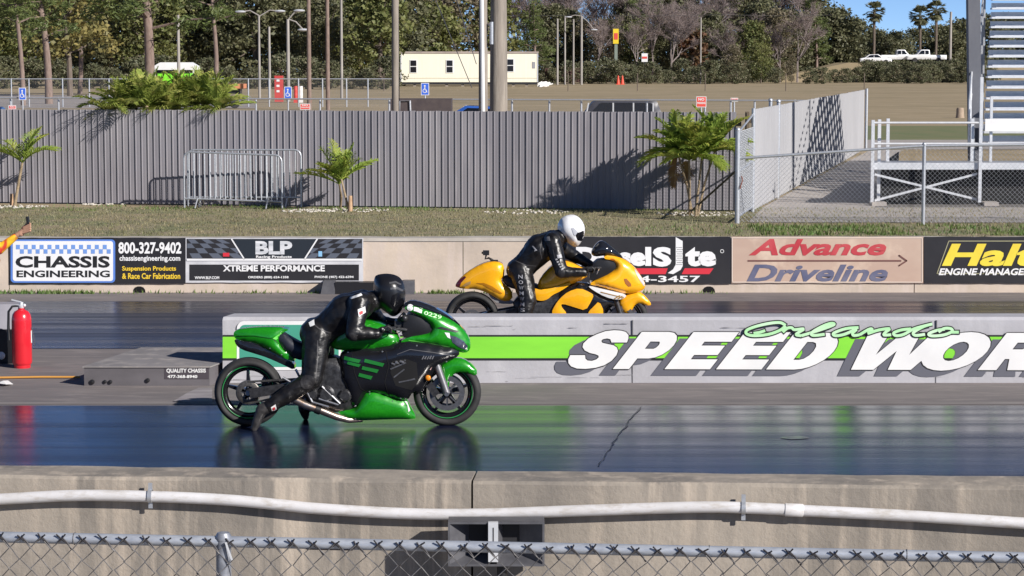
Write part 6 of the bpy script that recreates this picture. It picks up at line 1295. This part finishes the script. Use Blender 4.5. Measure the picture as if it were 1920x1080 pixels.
for px, Y, w, yt, lb in ((336, 140, 6, 28, 'thin pale pole right of the thick pine'), (487, 190, 4.5, 28, None), (506, 185, 5, 50, 'short pale pole left of the red fuel pump'), (541, 180, 6.5, 15, None), (580, 150, 8, -60, 'brown pole just right of the red fuel pump'), (615, 150, 7.5, -60, 'brown pole left of the bare field post'), (641, 190, 5, -20, 'grey pole left of the bright green tree'), (1045, 290, 4, 35, 'leftmost of the thin poles by the rusty container'), (1059, 292, 3.5, 30, 'middle thin pole by the rusty container'), (1075, 290, 3.5, 36, 'right thin pole by the rusty container'), (1313, 300, 3, 33, 'thin pole in front of the rust-leaved tree'), (1780, 330, 5, 22, 'pale pole right of the fan palms')):
    if lb: pole(px, Y, w, yt, lb, m_pale if px not in (580, 615) else m_pbark)
def lamp_post(px, Y, w, yt, arms, label):
    t = pole(px, Y, w, yt, label, m_pale, name='lamp_post'); t['category'] = 'lamp post'; top = at(px, yt, Y)
    for dx, dy in arms:
        b = MB(); e = at(px + dx, yt + dy, Y); b.tube([top, top + (e - top) * .5 + Vector((0, 0, .25 * abs(dx) / 35)), e], .05, 6); a = b.build('arm', m_pale, t); b = MB(); b.ball(e, .22, 8, (2, 1, .5)); b.build('lamp_head', m_alu, a)
lamp_post(487, 190, 4.5, 30, ((-36, -8), (38, -9)), 'lamp post with two arms spread like a V'); lamp_post(541, 180, 6.5, 36, ((20, -16), (28, 20)), 'lamp post with its arms reaching right, by the red fuel pump'); lamp_post(1090, 290, 4.5, 30, ((-24, 2), (24, 26)), 'lamp post by the rusty container with lamps at two heights')
# ------------------------------------------------------------------ trailer, container, vehicles
def bx(name, x0, x1, y0, y1, Y, dep, m, parent): b = MB(); p, q = at(x0, y1, Y), at(x1, y0, Y); b.box((p.x, Y, p.z), (q.x, Y + dep, q.z)); return b.build(name, m, parent, smooth=False)
YT = gp(870, 162).y; t = thing('office_trailer', at(880, 162, YT), 'long cream office trailer with small windows at the back of the field', 'trailer')
bx('body', 751, 1009, 100, 154, YT, 3.4, mat('cream_siding', (.86, .82, .67), (.82, .78, .63), (6, .3, .3), .6), t); bx('roof', 750, 1010, 96.5, 100, YT - .08, 3.56, mat('trailer_roof', (.30, .25, .23), (.4, .34, .3), (1, 1, 1), .8), t); bx('underframe', 753, 1007, 154, 158.5, YT + .1, 3.2, m_dark, t)
for x in (769, 837, 951):
    w = bx('window', x - .8, x + 12.8, 112 - (x > 900) * 2, 137 - (x > 900) * 2, YT - .05, .04, m_white, t)
    for k in (0, 1): bx('pane', x + .4, x + 11.6, 113.3 + 12 * k - (x > 900) * 2, 123.8 + 12 * k - (x > 900) * 2, YT - .06, .009, mat('dark_pane', (.015, .015, .018), rough=.1), w)
bx('corner_trim', 751, 753, 100, 154, YT - .03, .05, m_alu, t); bx('corner_trim', 1007, 1009, 100, 154, YT - .03, .05, m_alu, t); bx('belt_trim', 753.2, 1006.8, 146, 147, YT - .02, .03, mat('tan_trim', (.5, .44, .33), rough=.6), t)
bx('vent', 998, 1003.5, 116, 128, YT - .04, .03, mat('grey_vent', (.3, .3, .32), rough=.6), t)
for x in (775, 800, 835, 865, 960, 985): bx('support', x, x + 5, 158.5, 162, YT + .2, .3, m_conc, t)
t = thing('container', at(1055, 154, 300), 'rusty dark container right of the cream trailer', 'container'); bx('body', 1022, 1088, 128, 154, 300, 2.4, mat('rust_brown', (.06, .032, .028), (.09, .05, .04), (.6, .6, .6), .9), t)
for k in range(9): bx('rib', 1025 + 7.2 * k, 1027 + 7.2 * k, 129, 153, 299.93, .06, mat('rust_brown', (0, 0, 0)), t)
b = MB(); rn = random.Random(5)
for k in range(14): c = gp(1012 + rn.uniform(0, 18), 162 + rn.uniform(-2, 1)); b.obox(c + Vector((0, 0, .2)), (rn.uniform(.1, .5), .1, .1), (0, .3, 0), (.05, 0, rn.uniform(.05, .25)))
tag(b.build('scrap_heap', m_white, smooth=False), 'small heap of white scrap at the right end of the cream trailer', 'rubble', None, 'stuff')
m_glass = mat('car_glass', (.006, .008, .014), rough=.2, spec=.3); m_cwhite = mat('white_car_paint', (.8, .8, .8), rough=.3, coat=.6); m_cdk = mat('dark_car_paint', (.045, .046, .06), rough=.4, spec=.4)
def car(px, Y, z, L, kind, paint, label, name='parked_car', flip=1, W=1.75):
    c = at(px, 200, Y); c.z = z; t = thing(name, c, label, 'car'); k = flip
    if kind == 'suv': P = [(-.5, .35), (-.5, .95), (-.46, 1.05), (-.40, 1.68), (-.34, 1.76), (.10, 1.76), (.17, 1.66), (.26, 1.10), (.46, .98), (.5, .85), (.5, .35)]; win = [[(-.38, 1.12), (-.345, 1.62), (-.2, 1.64), (-.2, 1.12)], [(-.18, 1.12), (-.18, 1.64), (-.02, 1.64), (-.02, 1.12)], [(0, 1.12), (0, 1.64), (.10, 1.64), (.215, 1.12)]]
    elif kind == 'pickup': P = [(-.5, .45), (-.5, 1.05), (-.08, 1.05), (-.06, 1.72), (-.02, 1.78), (.15, 1.78), (.26, 1.12), (.47, 1.02), (.5, .9), (.5, .45)]; win = [[(-.04, 1.16), (-.04, 1.64), (.05, 1.66), (.05, 1.16)], [(.07, 1.16), (.07, 1.66), (.14, 1.66), (.22, 1.16)]]
    else: P = [(-.5, .35), (-.5, .85), (-.36, .95), (-.22, 1.38), (.06, 1.42), (.24, .98), (.46, .86), (.5, .7), (.5, .35)]; win = [[(-.30, .98), (-.2, 1.30), (-.08, 1.34), (-.08, .98)], [(-.06, .98), (-.06, 1.34), (.04, 1.35), (.18, .98)]]
    b = MB(); inflate(b, [(k * x * L, y) for x, y in P], W / 2, .1, .12, 0, None, 0, lambda p: c + p, .86); b.build('body', paint, t, angle=50)
    for w in win:
        for s in (-1, 1): b = MB(); q = [c + Vector((k * x * L, s * (W / 2 + .012), y)) for x, y in w]; b.extrude(q, (0, -s * .02, 0)); b.build('window', m_glass, t, smooth=False)
    if kind == 'suv':
        for x in (-.365, -.19, -.01, .22):
            b = MB(); q = c + Vector((k * x * L, -W / 2 - .012, 1.36)); b.obox(q, (.028, 0, 0), (0, .012, 0), (-k * (.05 if x > .2 else 0), 0, .27)); b.build('pillar_glint', m_alu, t, smooth=False)  # pale strips added to imitate reflections between the windows
    for x in (-.3, .31):
        for s in (-1, 1): b = MB(); b.lathe([(0, -.1), (.2, -.1), (.31, -.09), (.34, -.05), (.34, .05), (.31, .1), (0, .1)], c + Vector((k * x * L, s * (W / 2 - .06), .34)), (0, 1, 0), 16); b.build('wheel', m_tyre, t)
    return t
car(1146, 97, -.17, 4.5, 'suv', m_cdk, 'dark sport utility vehicle whose roof shows over the grey fence', flip=-1)
car(-14, 90, 0, 3.6, 'sedan', mat('navy_car_paint', (.012, .03, .12), rough=.25, coat=.8), 'dark blue car peeping over the fence at the left edge')
b = MB(); t = car(886, 84, 0, 4.0, 'sedan', mat('blue_car_paint', (.03, .10, .38), rough=.25, coat=.8), 'blue car roof showing beside the thickest utility pole', flip=-1); t.location.z = .18
YK = 80; t = thing('cargo_trailer', at(790, 206, YK) * Vector((1, 1, 0)), 'dark brown box trailer showing over the fence below the cream trailer', 'trailer')
b = MB(); p, q = at(732, 190, YK), at(846, 186, YK); b.box((p.x, YK, .5), (q.x, YK + 1.8, q.z)); b.build('body', mat('dark_brown_tarp', (.055, .042, .045), (.08, .062, .06), (3, 3, 3), .8), t, smooth=False)
b = MB(); b.tube([(p.x + .25, YK - .03, .5), (p.x + .3, YK - .03, q.z - .06), (p.x + .65, YK - .03, q.z - .05), (p.x + .7, YK - .03, .5)], .035, 8); b.build('tarp_hoop', m_galv, t)
for s in (.25, .75): b = MB(); b.lathe([(0, -.1), (.3, -.1), (.34, 0), (.3, .1), (0, .1)], (p.x + (q.x - p.x) * s, YK + .1, .34), (0, 1, 0), 16); b.build('wheel', m_tyre, t)
# raised road with white pickups at right
b = MB(); xa, xb = at(1590, 100, 330).x, at(2300, 100, 330).x; b.add([(xa - 14, 322, -.1), (xb, 322, -.1), (xb, 330, 2.55), (xa, 330, 2.55), (xa, 342, 2.55), (xb, 342, 2.55)], [(0, 1, 2, 3), (3, 2, 5, 4), (0, 3, 4)]); tag(b.build('embankment', mat('dry_grass_ground', (0, 0, 0)), smooth=False), kind='structure')
car(1683, 333, 2.57, 5.0, 'pickup', m_cwhite, 'white pickup, middle one of three on the raised road', 'parked_truck'); car(1735, 332, 2.57, 5.4, 'pickup', m_cwhite, 'white pickup nearest the bleachers on the raised road', 'parked_truck', -1); car(1640, 331, 2.3, 4.3, 'sedan', m_cwhite, 'white car at the left end of the raised road')
car(1338, 325, 0.9, 4.2, 'sedan', m_cwhite, 'white car half hidden left of the yellowish shrub'); car(1143, 322, 1.0, 4.2, 'sedan', m_cwhite, 'pale car parked below the tall yellow sign')
# canopy, hauler, pump, orange trailer at left
YL = 150; t = thing('race_trailer', at(325, 190, YL) * Vector((1, 1, 0)), 'bright green trailer under a white roof, behind the palm clump', 'trailer')
bx('body', 296, 356, 137, 185, YL, 2.0, mat('neon_green_paint', (.22, .75, .03), rough=.4), t); bx('roof', 288, 364, 124, 131, YL - .3, 2.8, m_white, t)
b = MB(); p = [at(*q_, YL - .3) for q_ in ((288, 124), (300, 117), (352, 117), (364, 124))]; b.extrude(p, (0, 2.6, 0)); b.build('roof_dome', m_white, t, smooth=False); bx('dark_window', 290, 335, 130, 136, YL - .02, 1.8, m_glass, t)
for x in (289, 362): bx('roof_leg', x, x + 2, 131, 190, YL - .25, .08, m_white, t)
t = thing('flat_trailer', at(430, 190, 155) * Vector((1, 1, 0)), 'orange trailer in front of the wood, right of the palm clump', 'trailer'); bx('body', 402, 456, 157.5, 166, 155, 2, mat('orange_paint', (.62, .24, .12), rough=.5), t); bx('chassis', 410, 450, 166, 176, 155.3, 1.2, m_dark, t)
for x in (418, 440): b = MB(); c = at(x, 185, 155.1); b.lathe([(0, -.1), (.3, -.1), (.34, 0), (.3, .1), (0, .1)], Vector((c.x, c.y, .34)), (0, 1, 0), 14); b.build('wheel', m_tyre, t)
YQ = 175; t = thing('fuel_pump', at(522, 192, YQ) * Vector((1, 1, 0)), 'red fuel pump cabinet in front of the wood', 'fuel pump'); bx('cabinet', 515, 530, 142, 191, YQ, .5, mat('red_cabinet', (.55, .06, .05), (.48, .05, .05), (3, 3, 3), .5), t)
for k in range(3): bx('white_dial', 518.5, 524, 149 + 10 * k, 153 + 10 * k, YQ - .02, .015, m_white, t)
for i, (x, w, c_, lb) in enumerate(((551, 7, (.6, .05, .04), 'small red drum right of the fuel pump'), (560, 8, (.75, .72, .7), 'white drum between two red ones right of the fuel pump'), (579, 5, (.62, .12, .06), 'small red drum at the foot of the brown pole'))):
    b = MB(); c = at(x + w / 2, 192, YQ); r = w / 2 / (F / YQ); b.lathe([(0, 0), (r, 0), (r, .25), (r * 1.05, .28), (r, .31), (r, .62), (r * 1.05, .65), (r, .68), (r, .95), (0, .95)], Vector((c.x, c.y, .25)), (0, 0, 1), 14); b.box((c.x - r, c.y - .2, 0), (c.x + r, c.y + .2, .25)); tag(b.build('drum', mat('drum_paint%d' % i, c_, rough=.5)), lb, 'drum', 'drums by the fuel pump')
# signs
m_sblue = mat('sign_blue', (.05, .14, .62), rough=.4); m_sred = mat('sign_red', (.68, .08, .06), rough=.45)
def sign(px, py, w, h, Y, m, label, kind):
    c = at(px, py, Y); s = F / Y; t = thing('sign', Vector((c.x, Y, 0)), label, 'sign'); b = MB(); b.tube([(c.x, Y + .04, 0), (c.x, Y + .04, c.z + h / s / 2)], .03, 8); b.build('sign_post', m_galv, t)
    bx('sign_panel', px - w / 2, px + w / 2, py - h / 2, py + h / 2, Y, .012, m_white, t); bx('sign_face', px - w / 2 + 1, px + w / 2 - 1, py - h / 2 + 1, py + h / 2 - 1, Y - .004, .003, m, t); fn = plane_fn(Y - .007)
    b = MB()
    if kind == 'access':
        fill(b, [circ(px - .5, py - h * .26, 1.6, 12)], fn)
        for q in stroke([(px - .6, py - h * .18), (px - .3, py + h * .06), (px + 2.2, py + h * .07), (px + 3.4, py + h * .26)], 1.7, disc=6): fill(b, [q], fn)
        for q in stroke(arc(px - .8, py + h * .14, 3.2, 3.6, 20, 250, 12), 1.1, disc=0): fill(b, [q], fn)
    elif kind == 'nopark':
        txt(b, 'NO', (px - w * .3, py - h * .36, px + w * .3, py - h * .12), fn, .03); txt(b, 'PARKING', (px - w * .4, py, px + w * .4, py + h * .2), fn, .03)
    b.build('lettering' if kind == 'nopark' else 'symbol', m_white, t, smooth=False)
sign(42, 176, 13, 23, 98, m_sblue, 'blue wheelchair parking sign at the left edge', 'access'); sign(540, 174, 13.5, 23, 98, m_sblue, 'blue wheelchair parking sign in front of the red drums', 'access'); sign(797, 167, 15, 23, 97, m_sblue, 'blue wheelchair parking sign in front of the cream trailer', 'access')
sign(1315, 191, 19, 20, 92, m_sred, 'red no parking sign behind the fence above the bushy palm', 'nopark'); sign(572, 200, 19, 11, 92, m_sred, 'red sign just over the dark fence, below the brown poles', 'nopark'); sign(23, 203, 14, 11, 90, m_sred, 'red sign just over the dark fence at the left edge', 'nopark'); sign(1377, 187, 14, 7, 95, m_sred, 'small red sign on the rear fence near the pale side fence', 'nopark')
Y = 310; t = thing('pylon_sign', at(1155, 150, Y) * Vector((1, 1, 0)), 'tall yellow and red pylon sign in front of the far wood', 'sign'); bx('sign_box', 1149.5, 1160, 54, 82, Y, .5, mat('sign_yellow', (.80, .58, .03), rough=.4), t); bx('red_field', 1151.5, 1158.5, 62, 74, Y - .03, .02, m_sred, t); bx('pylon', 1152, 1158, 82, 150, Y + .1, .3, mat('pylon_green_grey', (.2, .24, .2), rough=.7), t)
t = thing('roadside_sign', at(1209, 150, Y) * Vector((1, 1, 0)), 'small white sign with a red band at the far field edge', 'sign'); bx('sign_panel', 1203, 1214.5, 100, 116, Y, .1, m_white, t); bx('red_band', 1204, 1213.5, 106, 110, Y - .03, .02, m_sred, t); bx('sign_post', 1208, 1209.5, 116, 150, Y + .03, .06, m_dark, t)
for px, lb in ((1159, 'left traffic cone of the pair on the far field'), (1167, 'right traffic cone of the pair on the far field')):
    c = gp(px, 158.5); b = MB(); b.box((c.x - .28, c.y - .28, 0), (c.x + .28, c.y + .28, .06)); b.lathe([(.22, .06), (.1, .85), (.05, 1.1), (0, 1.1)], c, (0, 0, 1), 14); o = tag(b.build('traffic_cone', mat('cone_red', (.75, .08, .04), rough=.5)), lb, 'cone', 'traffic cones on the far field')
# haze-free far wires
b = MB(); P = [at(900 + 60 * k, 28 + (k % 4) * (3 - k % 4) * .8, 300) for k in range(0, 12)]; b.tube(P, .02, 4); tag(b.build('overhead_wire', m_wire), 'thin overhead wire strung across the far poles', 'wire')
